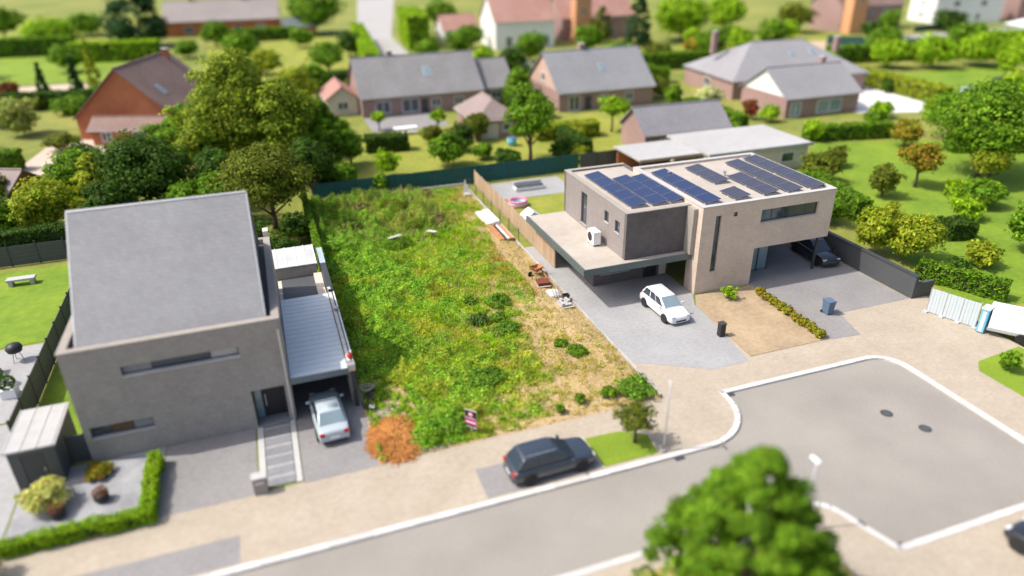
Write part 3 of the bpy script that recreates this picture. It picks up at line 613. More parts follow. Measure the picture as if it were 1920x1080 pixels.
# ------------------------------------------------------------------ building helpers
def wall_cells(a0, a1, z0, z1, holes):
    A = sorted({a0, a1, *[h[0] for h in holes], *[h[1] for h in holes]}); Z = sorted({z0, z1, *[h[2] for h in holes], *[h[3] for h in holes]})
    for i in range(len(A)-1):
        for j in range(len(Z)-1):
            ca, cz = (A[i]+A[i+1])/2, (Z[j]+Z[j+1])/2
            if not any(h[0] < ca < h[1] and h[2] < cz < h[3] for h in holes): yield A[i], A[i+1], Z[j], Z[j+1]
def wallx(name, m, parent, x0, x1, y, t, z0, z1, holes=()):
    b = MB()
    for p in wall_cells(x0, x1, z0, z1, holes): b.box(p[0], p[1], y, y+t, p[2], p[3])
    return b.build(name, m, parent)
def wally(name, m, parent, y0, y1, x, t, z0, z1, holes=()):
    b = MB()
    for p in wall_cells(y0, y1, z0, z1, holes): b.box(x, x+t, p[0], p[1], p[2], p[3])
    return b.build(name, m, parent)
def win_x(parent, x0, x1, y, z0, z1, n=1, glass=None, frame=None, depth=.14, sill=True, name='window', blind=None):
    """window in an opening of a wall whose outer face is y (towards -Y)"""
    fr = frame or ANTH; b = MB(); yy = y+depth; f = .06
    b.box(x0, x1, yy, yy+.06, z1-f, z1).box(x0, x1, yy, yy+.06, z0, z0+f)
    for k in range(n+1):
        xc = x0+(x1-x0)*k/n; xa = min(max(xc-f/2, x0), x1-f); b.box(xa, xa+f, yy-.002, yy+.062, z0+f, z1-f)
    o = b.build(name, fr, parent)
    for k in range(n):
        xa = x0+(x1-x0)*k/n; xb = x0+(x1-x0)*(k+1)/n
        box('pane', blind[k] if blind and blind[k] else (glass or GLASS), o, (xa+f/2, xb-f/2, yy+.02, yy+.04, z0+f-.01, z1-f+.01))
    if sill: box('sill', CONC, o, (x0-.03, x1+.03, y-.05, y+depth-.003, z0-.06, z0+.004))
    return o
def win_s(parent, face, a, z, w_, h, m=None, glass=None, n=1):
    """surface window on a box house in local space; face = ('x-',x) etc."""
    ax, c = face; s = -1 if ax[1] == '-' else 1; fr = m or WHITE; b = MB(); f = .09
    def bx(b, a0, a1, d0, d1, z0, z1):
        d0, d1 = sorted((c+s*d0, c+s*d1))
        if ax[0] == 'y': b.box(a0, a1, d0, d1, z0, z1)
        else: b.box(d0, d1, a0, a1, z0, z1)
    bx(b, a-w_/2, a+w_/2, .002, .06, z+h-f, z+h); bx(b, a-w_/2, a+w_/2, .002, .06, z, z+f)
    for k in range(n+1):
        q = a-w_/2+(w_-f)*k/n; bx(b, q, q+f, .003, .062, z+f, z+h-f)
    o = b.build('window', fr, parent); p = MB(); bx(p, a-w_/2+f*.5, a+w_/2-f*.5, .002, .025, z+f*.5, z+h-f*.5); p.build('pane', glass or GLASS, o)
    p = MB(); bx(p, a-w_/2-.08, a+w_/2+.08, .002, .12, z-.09, z-.002); p.build('sill', CONC, o)
    return o
def gable_house(label, x, y, w_, d, eave, ridge, rz=0, ridge_axis='x', wm=None, rm=None, wins=(), over=.35, chim=(), sky=(), hip=0, name='house', cat='house', door=None, gablem=None, group='houses in the background'):
    t = thing(name, label, cat, (x, y, 0), rz, group); wm = wm or BRICKM; rm = rm or ROOFG
    hx, hy = w_/2, d/2; b = MB().box(-hx, hx, -hy, hy, -.1, eave); b.build('wall', wm, t)
    th = .16
    # roof drawn with ridge along local u; (u,v) swapped for ridge along y
    U, V = (hx, hy) if ridge_axis == 'x' else (hy, hx)
    mp = (lambda u, v, z: (u, v, z)) if ridge_axis == 'x' else (lambda u, v, z: (v, u, z))
    r = MB(); sl = (ridge-eave)/V; oe = eave-sl*over; ru = U-hip if hip else U+over
    eu = U+over; ev = V+over
    for s in (-1, 1):
        top = [mp(-eu, s*ev, oe), mp(eu, s*ev, oe), mp(ru, 0, ridge), mp(-ru, 0, ridge)]
        r.prism(top, (0, 0, th))
    if hip:
        for s in (-1, 1): r.prism([mp(s*eu, -ev, oe), mp(s*eu, ev, oe), mp(s*ru, 0, ridge)], (0, 0, th))
    else:
        for s in (-1, 1):
            gb = MB(); u0 = s*U-.0
            gb.prism([mp(u0, -V, eave), mp(u0, V, eave), mp(u0, 0, ridge-.02)], mp(-s*.25, 0, 0)); gb.build('gable', gablem or wm, t)
    ro = r.build('roof', rm, t)
    bm = bmesh.new(); bm.from_mesh(ro.data); bmesh.ops.recalc_face_normals(bm, faces=bm.faces); bm.to_mesh(ro.data); bm.free()
    rc = MB(); rc.tube([mp(-ru, 0, ridge+th+.01), mp(ru, 0, ridge+th+.01)], .12, 6).build('ridge_cap', rm, ro)
    for s in (-1, 1): MB().tube([mp(-eu, s*(ev+.06), oe+.05), mp(eu, s*(ev+.06), oe+.05)], .07, 6).build('gutter', CONC, ro)
    for (u, v, hh) in chim:
        c = MB(); p = mp(u, v, 0); z = ridge-abs(v)*sl
        c.box(p[0]-.4, p[0]+.4, p[1]-.4, p[1]+.4, z-.4, z+hh); co = c.build('chimney', wm, ro); box('cap', CONC, co, (p[0]-.46, p[0]+.46, p[1]-.46, p[1]+.46, z+hh, z+hh+.1))
    for (u, v, su, sv) in sky:
        s = 1 if v > 0 else -1; z = lambda vv: ridge-abs(vv)*sl+th
        q = [mp(u-su, v-sv, z(v-sv)+.005), mp(u+su, v-sv, z(v-sv)+.005), mp(u+su, v+sv, z(v+sv)+.005), mp(u-su, v+sv, z(v+sv)+.005)]
        so_ = MB().prism(q, (0, 0, .08)).build('skylight', ALU, ro); e = .12
        q = [mp(u-su+e, v-sv+e, z(v-sv+e)+.06), mp(u+su-e, v-sv+e, z(v-sv+e)+.06), mp(u+su-e, v+sv-e, z(v+sv-e)+.06), mp(u-su+e, v+sv-e, z(v+sv-e)+.06)]
        MB().prism(q, (0, 0, .05)).build('pane', GLASSL, so_)
    F = {'y-': -hy, 'y+': hy, 'x-': -hx, 'x+': hx}
    for wn in wins:
        fc, a, z, ww, hh = wn[:5]; win_s(t, (fc, F[fc]), a, z, ww, hh, n=2 if ww > 1.3 else 1, glass=(wn[5] if len(wn) > 5 else None))
    if door:
        fc, a, ww, hh, dm = door; s = -1 if fc[1] == '-' else 1; c = F[fc]
        dd = sorted((c+s*.002, c+s*.06)); dob = MB().box(a-ww/2, a+ww/2, dd[0], dd[1], 0, hh) if fc[0] == 'y' else MB().box(dd[0], dd[1], a-ww/2, a+ww/2, 0, hh)
        do = dob.build('door', dm, t); q = c+s*.08; (MB().box(a+ww*.35, a+ww*.35+.06, min(q, q+s*.05), max(q, q+s*.05), 1, 1.15) if fc[0] == 'y' else MB().box(min(q, q+s*.05), max(q, q+s*.05), a+ww*.35, a+ww*.35+.06, 1, 1.15)).build('handle', ALU, do)
    return t

# ------------------------------------------------------------------ grey brick house, left
def left_house():
    t = thing('brick_house', 'tall dark grey brick house with steep light grey slate roof and carport', 'house')
    X0, X1, Y0, Y1, H = -11.3, -.95, 34.7, 46.8, 6.55
    wallx('wall', BRICKG, t, X0, X1, Y0, .35, -.1, H, [(-8.8, -3.2, 4.78, 5.34), (-11.0, -8.0, 1.42, 2.1), (-3.05, -1.3, -.1, 2.45)])
    wally('wall', BRICKG, t, Y0+.35, Y1-.35, X0, .35, -.1, H); wally('wall', BRICKG, t, Y0+.35, Y1-.35, X1-.35, .35, -.1, H, [(37.5, 40, 3.4, 5)])
    wallx('wall', BRICKG, t, X0, X1, Y1-.35, .35, -.1, H)
    for k in range(10):
        a = X0-.03+k*1.041; box('coping_stone', COPING, t, (a, a+1.033, Y0-.03, Y0+.38, H, H+.07))
    for k in range(11):
        a = Y0+.39+k*1.04
        for xx in (X0-.03, X1-.38): box('coping_stone', COPING, t, (xx, xx+.41, a, a+1.03, H, H+.07))
    box('gutter_floor', ANTH, t, (X0+.35, X1-.35, Y0+.35, Y1-.35, 6.1, 6.2))
    yb, yr, zb, zr = 35.2, 40.65, 6.42, 11.62; xa, xb = -10.55, -1.6
    r = MB()
    for s in (1, -1):
        ye = yr-s*(yr-yb); r.prism([(xa, ye, zb), (xb, ye, zb), (xb, yr, zr), (xa, yr, zr)], (0, -s*.08, .08))
    ro = r.build('roof', SLATE, t); bm = bmesh.new(); bm.from_mesh(ro.data); bmesh.ops.recalc_face_normals(bm, faces=bm.faces); bm.to_mesh(ro.data); bm.free()
    MB().tube([(xa, yr, zr+.1), (xb, yr, zr+.1)], .1, 6).build('ridge_cap', ALU, ro)
    for x_, s in ((xa, 1), (xb, -1)):
        MB().prism([(x_+s*.06, yb, 6.2), (x_+s*.06, 2*yr-yb, 6.2), (x_+s*.06, 2*yr-yb, zb), (x_+s*.06, yr, zr-.03), (x_+s*.06, yb, zb)], (s*.12, 0, 0)).build('gable', SLATED, t)
        MB().tube([(x_, yb, zb+.1), (x_, yr, zr+.12)], .05, 5).build('verge_trim', ALU, ro)
    MB().tube([(xa, yb-.1, zb), (xb, yb-.1, zb)], .09, 8).build('gutter', ALU, ro)
    win_x(t, -8.8, -3.2, Y0, 4.78, 5.34, 4, glass=GLASS, depth=.2, blind=[mat('blind_grey', (.25, .25, .25)), None, None, mat('blind_pale', (.45, .43, .4))])
    win_x(t, -11.0, -8.0, Y0, 1.42, 2.1, 3, depth=.2, blind=[None, mat('warm_room', (.12, .07, .04)), mat('blind_grey', (.25, .25, .25))])
    box('door_recess', ANTH, t, (-3.05, -1.3, Y0+.9, Y0+1.0, 0, 2.45)); box('door', BLACKP, t, (-2.55, -1.5, Y0+.84, Y0+.898, .02, 2.25)); box('sidelight', GLASSL, t, (-2.98, -2.62, Y0+.85, Y0+.898, .1, 2.25)); box('door_handle', ALU, t, (-2.45, -2.41, Y0+.79, Y0+.838, .8, 1.6))
    for x_ in (-3.05, -1.4): box('recess_side', BRICKG, t, (x_-.02 if x_ < -2 else x_+.1, x_+.0 if x_ < -2 else x_+.12, Y0+.35, Y0+.9, 0, 2.45))
    # carport
    x0, x1, y0, y1 = -.93, 2.2, 34.5, 44.6
    n = 18
    for k in range(n):
        a = y0+.14+(y1-y0-.16)*k/n; o = box('roof_sheet', ZINC, t, (x0+.02, x1-.02, a, a+(y1-y0-.16)/n-.035, 2.74, 2.80))
    box('roof_deck', ANTH, t, (x0+.01, x1-.01, y0+.1, y1, 2.62, 2.72)); box('fascia', mat('blue_grey_metal', (.12, .15, .17), .5), t, (x0, x1, y0, y0+.09, 2.5, 2.86))
    box('carport_back_wall', BRICKG, t, (x0, x1, y1-.3, y1-.02, 0, 2.6))
    box('downpipe', ALU, t, (-1.15, -1.05, Y0-.08, Y0-.005, 0, 6.0))
    # courtyard behind the carport, its shade painted as a dark slab; glazed lean-to beyond
    box('court_wall', CREAMW, t, (x0, x1, 44.6, 48.9, 0, 2.25)); box('court_shade_slab', ANTH, t, (x0+.25, x1-.25, 44.75, 48.75, 2.25, 2.31)); box('court_parapet', CREAMW, t, (1.6, 2.15, 44.7, 48.8, 2.312, 2.5))
    for k in range(5):
        a = -1.5+k*.69; box('glazed_roof_pane', mat('opal_glazing', (.50, .50, .48), .4), t, (a+.02, a+.66, 49.0, 52.7, 3.12, 3.17)); 
    for k in range(6): a = -1.5+k*.69; box('glazing_bar', WHITE, t, (a-.025, a+.015, 48.95, 52.75, 3.1, 3.2))
    box('leanto_wall', CREAMW, t, (-1.45, 1.9, 52.5, 52.65, 0, 3.08)); box('leanto_wall', BRICKG, t, (-1.4, 1.9, 49.05, 49.2, 0, 3.08))
    box('rear_pier', CREAMW, t, (-1.3, -.95, 46.9, 47.6, 0, 6.9))
left_house()
def side_wall():
    t = thing('boundary_wall', 'grey boundary wall of the carport topped with pale coping stones', 'wall', (0, 0, 0))
    box('wall', BRICKG, t, (2.22, 2.58, 35.15, 52.6, -.1, 2.84))
    a = 35.2; k = 0
    while a < 44.4:
        L = .88+.1*random.random(); o = box('coping_stone', mat('white_coping', (.60, .57, .53), .8, .12, 2), t, (2.24, 2.44, a, a+L-.05, 2.845, 2.92)); o.rotation_euler = (0, 0, 0); a += L
    box('cable_channel', BLACKP, t, (2.45, 2.51, 35.2, 44.5, 2.845, 2.885)); box('edge_trim', WHITE, t, (2.52, 2.6, 35.2, 44.5, 2.845, 2.93))
    box('metal_cap', DARK, t, (2.2, 2.6, 44.6, 49.4, 2.845, 2.9)); box('metal_cap', mat('pale_blue_metal', (.42, .48, .54), .4), t, (2.2, 2.6, 49.5, 52.5, 2.845, 2.91))
    box('end_cap', ALU, t, (2.2, 2.62, 34.72, 35.14, 2.5, 2.9)); box('end_post', DARK, t, (2.36, 2.58, 34.8, 35.0, 0, 2.5)); box('joint_cover', BLACKP, t, (2.25, 2.55, 44.42, 44.58, 2.93, 3.05))
    o = MB().lathe((2.42, 41.6, 2.93), [(.10, 0), (.12, .1), (.16, .12), (.15, .2), (.05, .26)], 12).build('vent_cowl', ALU, t, True)
side_wall()
o = MB().lathe((2.45, 35.45, 2.93), [(.02, 0), (.12, .04), (.17, .14), (.17, .2), (.12, .3), (.03, .34)], 14).build('red_lantern', RED, None, True); MB().lathe((2.45, 35.45, 3.26), [(.05, 0), (.05, .05)], 8).build('cap', BLACKP, o); tag(o, 'round red lantern on the front end of the carport wall', 'lantern')
# path to the front door
t = thing('entrance_path', 'stepped entrance path of dark slabs between pale strips to the front door', 'path', (0, 0, 0))
for k in range(2): box('side_strip', mat('pale_slab', (.46, .45, .43), .85, .1, 3), t, ((-3.1, -1.35)[k], (-2.78, -1.06)[k], 29.4, 34.7, -.05, .05))
box('door_step', DPAVE, t, (-3.03, -1.32, 34.6, 35.55, -.05, .1))
for k in range(6): box('slab', DPAVE, t, (-2.74, -1.39, 29.5+k*.84, 30.05+k*.84, -.05, .045)); box('gap_strip', LPAVE, t, (-2.74, -1.39, 30.06+k*.84, 30.33+k*.84, -.05, .03))
t = thing('letter_box', 'grey brick letter box pillar at the start of the entrance path', 'letter box', (-3.05, 29.35, 0)); box('pillar', BRICKG, t, (-.32, .32, -.22, .22, 0, .95)); box('cap', CONC, t, (-.36, .36, -.26, .26, .95, 1.02)); box('flap', ALU, t, (-.2, .2, -.235, -.222, .62, .78))
hedge('hedge', 'clipped yellow green hedge between the driveway and the gravel bed', -8.1, 29.35, -8.1, 33.4, .6, .85, 'bright', 'low clipped hedges', ls=.06)
hedge('hedge', 'clipped yellow green hedge along the pavement in front of the gravel bed', -14.2, 29.1, -7.85, 29.1, .55, .8, 'bright', 'low clipped hedges', ls=.06)
bush('grass_clump', 'pale yellow feathery ornamental bush in the gravel bed', 'bush', -12.7, 31.9, 1.5, 1.25, 'paleyellow', ls=.10, n=3000)
for i, (x, y) in enumerate(((-12.2, 30.9), (-10.4, 31.4))):
    t = thing('plant_pot', ('dark round plant pot with reddish plant, left of two in the gravel bed', 'dark round plant pot with reddish plant, right of two in the gravel bed')[i], 'plant pot', (x, y, 0), 0, 'pots in the gravel bed')
    MB().lathe((0, 0, 0), [(.2, 0), (.34, .15), (.36, .35), (.28, .45)], 14).build('pot', BLACKP, t, True); P = unit(220)*[.33, .33, .25]+[0, 0, .55]; leaves('foliage', P, unit(220)+[0, 0, .6], np.full(220, .07), pick([(.28, .09, .06), (.2, .12, .06)], 220), t)
bush('coral_bush', 'low coral orange flowering plant beside the grey shed', 'plant', -10.9, 33.5, .5, .9, 'orange', ls=.07)
# shed, gate, fences and garden on the far left
def shed():
    t = thing('garden_shed', 'dark grey garden shed with pale flat roof at the lower left', 'shed', (0, 0, 0)); x0, x1, y0, y1 = -14.4, -12.35, 33.6, 37.1
    wallx('wall', ANTH, t, x0, x1, y0, .08, 0, 2.3, [(-13.9, -12.9, 0, 2.0)]); wallx('wall', ANTH, t, x0, x1, y1-.08, .08, 0, 2.3); wally('wall', ANTH, t, y0+.08, y1-.08, x0, .08, 0, 2.3); wally('wall', ANTH, t, y0+.08, y1-.08, x1-.08, .08, 0, 2.3)
    d = box('door', DARK, t, (-13.88, -12.92, y0+.02, y0+.06, .03, 1.98)); box('handle', ALU, d, (-13.05, -13.0, y0-.03, y0+.018, .9, 1.1))
    box('roof', FLATG, t, (x0-.12, x1+.12, y0-.12, y1+.12, 2.3, 2.4)); 
    for k in range(4): box('roof_seam', CONC, t, (x0-.1+k*.7, x0-.05+k*.7, y0-.11, y1+.11, 2.402, 2.43))
shed()
t = thing('garden_gate', 'dark slatted garden gate between the shed and the grey house', 'gate', (0, 0, 0))
for k in range(9): box('slat', ANTH, t, (-12.2, -11.35, 34.85, 34.9, .08+k*.19, .24+k*.19))
for x_ in (-12.24, -11.36): box('post', DARK, t, (x_-.02, x_+.04, 34.84, 34.93, 0, 1.85))
def panel_fence(label, x0, y0, x1, y1, h, m, step=2.0, slat=.2, name='panel_fence', cat='fence'):
    L = math.hypot(x1-x0, y1-y0); t = thing(name, label, cat, (x0, y0, 0), math.atan2(y1-y0, x1-x0)); n = max(1, round(L/step)); s = L/n
    me = bpy.data.meshes.new('slat'); q = MB().box(.06, s-.06, -.02, .02, 0, slat-.015); me.from_pydata(q.v, [], q.f); me.materials.append(m)
    for k in range(n+1): box('post', DARK, t, (k*s-.05, k*s+.05, -.05, .05, 0, h+.05))
    for k in range(n):
        for j in range(int(h/slat)):
            o = bpy.data.objects.new('slat', me); C.objects.link(o); o.parent = t; o.location = (k*s, 0, .05+j*slat)
    return t
panel_fence('dark grey panel fence left of the grey brick house', -15.25, 37.2, -15.35, 64.5, 1.9, ANTH, 2.2, .3)
panel_fence('dark grey panel fence behind the bright left lawn', -26, 64.8, -15.6, 64.8, 2.0, ANTH, 2.1, .35)
panel_fence('dark fence closing the yard behind the white glazed roof', -1.2, 55.2, 2.2, 55.2, 2.0, ANTH, 1.7, .3)
t = thing('garden_bench', 'pale stone garden bench on the bright left lawn', 'bench', (-20.2, 60.6, 0)); box('seat', CONC, t, (-1.0, 1.0, -.35, .35, .42, .58)); 
for x_ in (-.75, .75): box('leg', CONC, t, (x_-.15, x_+.15, -.3, .3, 0, .42))
t = thing('barbecue', 'black kettle barbecue on the left patio', 'barbecue', (-17.6, 47.6, 0)); MB().lathe((0, 0, .6), [(.1, 0), (.42, .12), (.5, .35), (.42, .58), (.08, .7)], 16).build('bowl', BLACKP, t, True)
for k in range(3): MB().tube([(.35*math.cos(k*2.1), .35*math.sin(k*2.1), 0), (.2*math.cos(k*2.1), .2*math.sin(k*2.1), .7)], .03, 6).build('leg', ALU, t)
t = thing('garden_table', 'white garden table with a red cloth on the left patio', 'table', (-19.2, 46.2, 0)); box('top', WHITE, t, (-.9, .9, -.5, .5, .7, .75)); box('runner', RED, t, (-.4, .4, -.52, .52, .752, .76))
for x_ in (-.8, .8):
    for y_ in (-.4, .4): box('leg', WHITE, t, (x_-.04, x_+.04, y_-.04, y_+.04, 0, .7))
for i, (x, y) in enumerate(((-18.0, 44.6), (-17.0, 43.2))):
    t = thing('planter', ('white square planter with a dark shrub, nearer the table', 'white square planter with a dark shrub, nearer the street')[i], 'planter', (x, y, 0), 0, 'planters on the left patio'); box('tub', WHITE, t, (-.4, .4, -.4, .4, 0, .6)); P = unit(300)*[.45, .45, .4]+[0, 0, .95]; leaves('foliage', P, unit(300)+[0, 0, .5], np.full(300, .1), pick(PAL['dark'], 300), t)
bush('shrub', 'thin grey brown shrub at the lower left corner by the pavement', 'shrub', -14.2, 27.9, 1.6, .8, 'olive', ls=.08, n=1100)

# ivy wall and back boundary
t = thing('ivy_wall', 'ivy covered boundary wall at the back left of the lot', 'wall', (2.6, 0, 0)); box('wall', BRICKG, t, (-.2, 0, 52.7, 70.4, -.1, 1.9))
n = 9000; y = 52.7+rng.random(n)*17.6; fc = rng.integers(0, 3, n); z = np.where(fc == 2, 1.92+.12*rng.random(n), 2.0*rng.random(n)); x = np.where(fc == 0, .08, np.where(fc == 1, -.28, rng.random(n)*.36-.28))+rng.normal(size=n)*.05
N = np.stack([np.where(fc == 0, 1., np.where(fc == 1, -1., 0)), np.zeros(n), np.where(fc == 2, 1., .3)], 1)+rng.normal(size=(n, 3))*.4
leaves('ivy', np.stack([x, y, z], 1), N, .09+.06*rng.random(n), pick(PAL['green'], n), t)
t = thing('concrete_beam', 'low grey concrete beam along the back edge of the lot', 'edging', (0, 0, 0))
for k in range(8): box('beam', CONC, t, (2.9+k*2.05, 4.92+k*2.05, 70.8, 70.95, -.05, .42))
t = thing('green_screen_fence', 'long dark green fabric privacy screen along the back of the lot', 'fence', (0, 71.45, 0))
for k in range(14): x_ = 3.6+k*2.1; box('screen_panel', TEAL, t, (x_+.04, x_+2.06, -.012+.02*random.random(), .018+.02*random.random(), .05, 1.98+.06*random.random()))
for k in range(15): x_ = 3.6+k*2.1; MB().tube([(x_, .03, 0), (x_, .03, 2.08)], .04, 6).build('post', DARK, t)
# ------------------------------------------------------------------ beige brick house with solar panels, right
def right_house():
    t = thing('modern_house', 'modern flat roofed beige and dark brown brick house with solar panels', 'house')
    F = 40.1
    # right block, upper floor bridges the carport
    wallx('wall', BRICKP, t, 28.4, 40.1, F, .35, -.1, 6.85, [(33.3, 40.1, -.1, 3.0), (33.5, 38.65, 5.05, 6.05), (29.55, 30.05, 1.65, 6.1), (31.05, 31.4, 5.85, 6.2)])
    wally('wall', BRICKP, t, F+.35, 50.2, 39.75, .35, 3.0, 6.85); wallx('wall', BRICKP, t, 28.4, 40.1, 50.2, .35, 3.0, 6.85)
    wally('wall', BRICKP, t, F+.35, 50.2, 28.4, .35, 5.9, 6.85); wally('wall', BRICKP, t, F+.35, 41.55, 28.4, .35, -.1, 5.9)
    box('soffit', ANTH, t, (33.3, 39.75, F+.35, 50.2, 2.9, 3.0)); wally('wall', BRICKP, t, F+.35, 50.2, 33.0, .3, -.1, 2.9)
    box('carport_back_wall', DARK, t, (33.3, 43.0, 46.6, 46.8, 0, 2.9)); box('garage_glazing', GLASSL, t, (33.32, 36.3, 42.0, 42.06, .1, 2.85))
    for k in range(4): box('glazing_bar', DARK, t, (33.3+k*.98, 33.38+k*.98, 41.94, 42.12, 0, 2.88))
    box('carport_column', DARK, t, (39.6, 39.75, F+.45, F+.6, 0, 2.9))
    win_x(t, 33.5, 38.65, F, 5.05, 6.05, 5, depth=.16); win_x(t, 29.55, 30.05, F, 1.65, 6.1, 1, depth=.16); win_x(t, 31.05, 31.4, F, 5.85, 6.2, 1, depth=.1, sill=False)
    # left block, dark box over the terrace
    wallx('dark_wall', BRICKD, t, 23.15, 28.4, 41.6, .35, 3.05, 6.6)
    wally('dark_wall', mat('sunlit_brown_brick', (.25, .215, .20), .9, .1, 2, col2=(.31, .27, .25), kind='brick'), t, 41.95, 52.4, 23.15, .35, 3.05, 6.6, [(48.2, 49.3, 3.3, 5.9), (44.4, 45.1, 4.9, 5.75), (42.6, 43.35, 4.7, 5.6)])  # same brick as the front, sunlight on this side painted in as paler colour
    wallx('dark_wall', BRICKD, t, 23.15, 28.75, 52.4, .35, 3.05, 6.6); wally('dark_wall', BRICKD, t, 50.55, 52.4, 28.4, .35, 3.05, 6.6)
    for (a, b_, z0, z1) in ((48.2, 49.3, 3.3, 5.9), (44.4, 45.1, 4.9, 5.75), (42.6, 43.35, 4.7, 5.6)):
        o = MB().box(23.25, 23.33, a, b_, z0, z0+.06).box(23.25, 23.33, a, b_, z1-.06, z1).box(23.25, 23.33, a, a+.06, z0, z1).box(23.25, 23.33, b_-.06, b_, z0, z1).build('window', ANTH, t); box('pane', GLASS, o, (23.28, 23.3, a+.03, b_-.03, z0+.03, z1-.03)); box('sill', CONC, o, (23.1, 23.24, a-.02, b_+.02, z0-.06, z0-.001))
    box('frame_edge', COPING, t, (28.05, 28.38, 40.7, 41.58, 3.06, 6.6))
    # roofs
    box('roof', MEMB, t, (28.6, 39.9, F+.2, 50.4, 6.62, 6.72)); box('roof', MEMB, t, (23.35, 28.59, 41.8, 52.6, 6.42, 6.50))
    for a in ((28.37, 40.13, F-.03, F+.36), (28.37, 40.13, 50.18, 50.58)): box('coping', mat('grey_coping', (.46, .44, .42), .7, .06, 3), t, (*a, 6.852, 6.92))
    for a in ((28.37, 28.77, F+.37, 50.17), (39.73, 40.13, F+.37, 50.17)): box('coping', mat('grey_coping', (.46, .44, .42)), t, (*a, 6.852, 6.92))
    for a in ((23.12, 28.36, 41.57, 41.96), (23.12, 28.6, 52.38, 52.78), (23.12, 23.52, 41.97, 52.37)): box('coping', COPING, t, (*a, 6.602, 6.67))
    # ground floor under the terrace
    box('terrace_slab', MEMB, t, (19.75, 28.38, 41.0, 52.6, 2.82, 3.03)); box('terrace_fascia', mat('green_grey_metal', (.10, .125, .125), .5), t, (19.6, 28.38, 40.9, 40.99, 2.6, 3.12)); box('terrace_fascia', mat('green_grey_metal', (.10, .125, .125)), t, (19.6, 19.74, 41.0, 52.6, 2.6, 3.12))
    wallx('ground_wall', BRICKD, t, 21.9, 28.4, 44.0, .35, -.1, 2.82, [(26.2, 27.4, -.1, 2.3), (22.5, 25.0, .9, 2.3)]); wally('ground_wall', BRICKD, t, 44.35, 52.6, 21.9, .35, -.1, 2.82); wallx('ground_wall', BRICKD, t, 21.9, 28.4, 52.25, .35, -.1, 2.82)
    win_x(t, 22.5, 25.0, 44.0, .9, 2.3, 2); d = box('door', BLACKP, t, (26.25, 27.35, 44.12, 44.18, 0, 2.28)); box('handle', ALU, d, (26.35, 26.4, 44.05, 44.118, .8, 1.5)); box('door_light', CREAMW, t, (27.6, 28.2, 43.96, 43.998, .1, 2.3))
    for k in range(2): MB().lathe((30.2+k*4.2, 47.8-k*1.5, 6.72), [(.09, 0), (.09, .35), (.15, .36), (.15, .42)], 10).build('roof_vent', ALU, t)
right_house()
t = thing('air_conditioner', 'white air conditioning unit on the terrace roof of the beige house', 'air conditioner', (22.4, 45.2, 3.03)); box('case', WHITE, t, (-.3, .3, -.55, .55, .12, 1.15)); box('foot', DARK, t, (-.25, .25, -.45, -.38, 0, .12)); box('foot', DARK, t, (-.25, .25, .38, .45, 0, .12))
o = MB().lathe((0, 0, 0), [(.36, 0), (.36, .02)], 20).build('fan_grille', BLACKP, t); o.location = (-.302, .1, .65); o.rotation_euler = (0, R(-90), 0)
def solar_row(label, xc, y0, y1, z, m, n, w_=1.32):
    t = thing('solar_panel_row', label, 'solar panels', (xc, (y0+y1)/2, z), 0, 'solar panel rows on the flat roof'); L = (y1-y0)/n; tilt = R(-9)
    me = bpy.data.meshes.new('panel'); q = MB().box(-w_/2, w_/2, -L/2+.012, L/2-.012, 0, .035); me.from_pydata(q.v, [], q.f); me.materials.append(mat('panel_frame', (.16, .16, .18), .4))
    mg = bpy.data.meshes.new('cell_field'); q = MB().box(-w_/2+.03, w_/2-.03, -L/2+.04, L/2-.04, .0355, .041); mg.from_pydata(q.v, [], q.f); mg.materials.append(m)
    for k in range(n):
        p = bpy.data.objects.new('panel', me); C.objects.link(p); p.parent = t; p.location = (0, -(y1-y0)/2+(k+.5)*L, .22); p.rotation_euler = (0, tilt, 0)
        c = bpy.data.objects.new('cell_field', mg); C.objects.link(c); c.parent = p
    for y_ in (-(y1-y0)/2+.2, 0, (y1-y0)/2-.2): box('ballast', CONC, t, (-w_/2+.05, w_/2-.05, y_-.1, y_+.1, 0, .12))
for a in (('blue solar panel row at the left edge of the flat roof', 24.7, 42.7, 50.9, 6.5, BLUEP, 5), ('second blue solar panel row from the left', 26.4, 42.6, 49.2, 6.5, BLUEP, 4), ('third blue solar panel row from the left', 27.82, 42.6, 49.0, 6.5, BLUEP, 4, 1.1),
          ('long blue solar panel row just right of the roof step', 29.75, 40.9, 48.9, 6.72, BLUEP, 5), ('short grey blue solar panel row behind the roof vents', 33.0, 44.6, 49.0, 6.72, GREYP, 3),
          ('shortest grey solar panel row near the front roof edge', 32.3, 40.9, 43.0, 6.72, GREYP, 1), ('grey solar panel row of medium length in front right', 34.9, 41.0, 45.8, 6.72, GREYP, 3), ('long grey solar panel row, second from the right edge', 36.9, 40.8, 49.0, 6.72, GREYP, 5), ('long grey solar panel row along the right roof edge', 39.05, 40.9, 49.5, 6.72, GREYP, 5)): solar_row(*a)
t = thing('garden_wall', 'dark grey retaining wall right of the carport of the beige house', 'wall', (0, 0, 0)); box('wall', ANTH, t, (42.9, 43.2, 33.8, 52, -.1, 1.75)); box('cap', DARK, t, (42.85, 43.25, 33.75, 52.05, 1.75, 1.82)); box('return_wall', ANTH, t, (43.2, 44.8, 33.8, 34.05, -.1, 1.2))
for a in (('black pillar lamp at the edge of the sandy planting bed', 26.75, 34.2, .2, .95, BLACKP),):
    t = thing('pillar', a[0], 'pillar', (a[1], a[2], 0)); box('shaft', a[5], t, (-a[3], a[3], -a[3], a[3], 0, a[4]), .02); box('cap', DARK, t, (-a[3]-.03, a[3]+.03, -a[3]-.03, a[3]+.03, a[4], a[4]+.06))
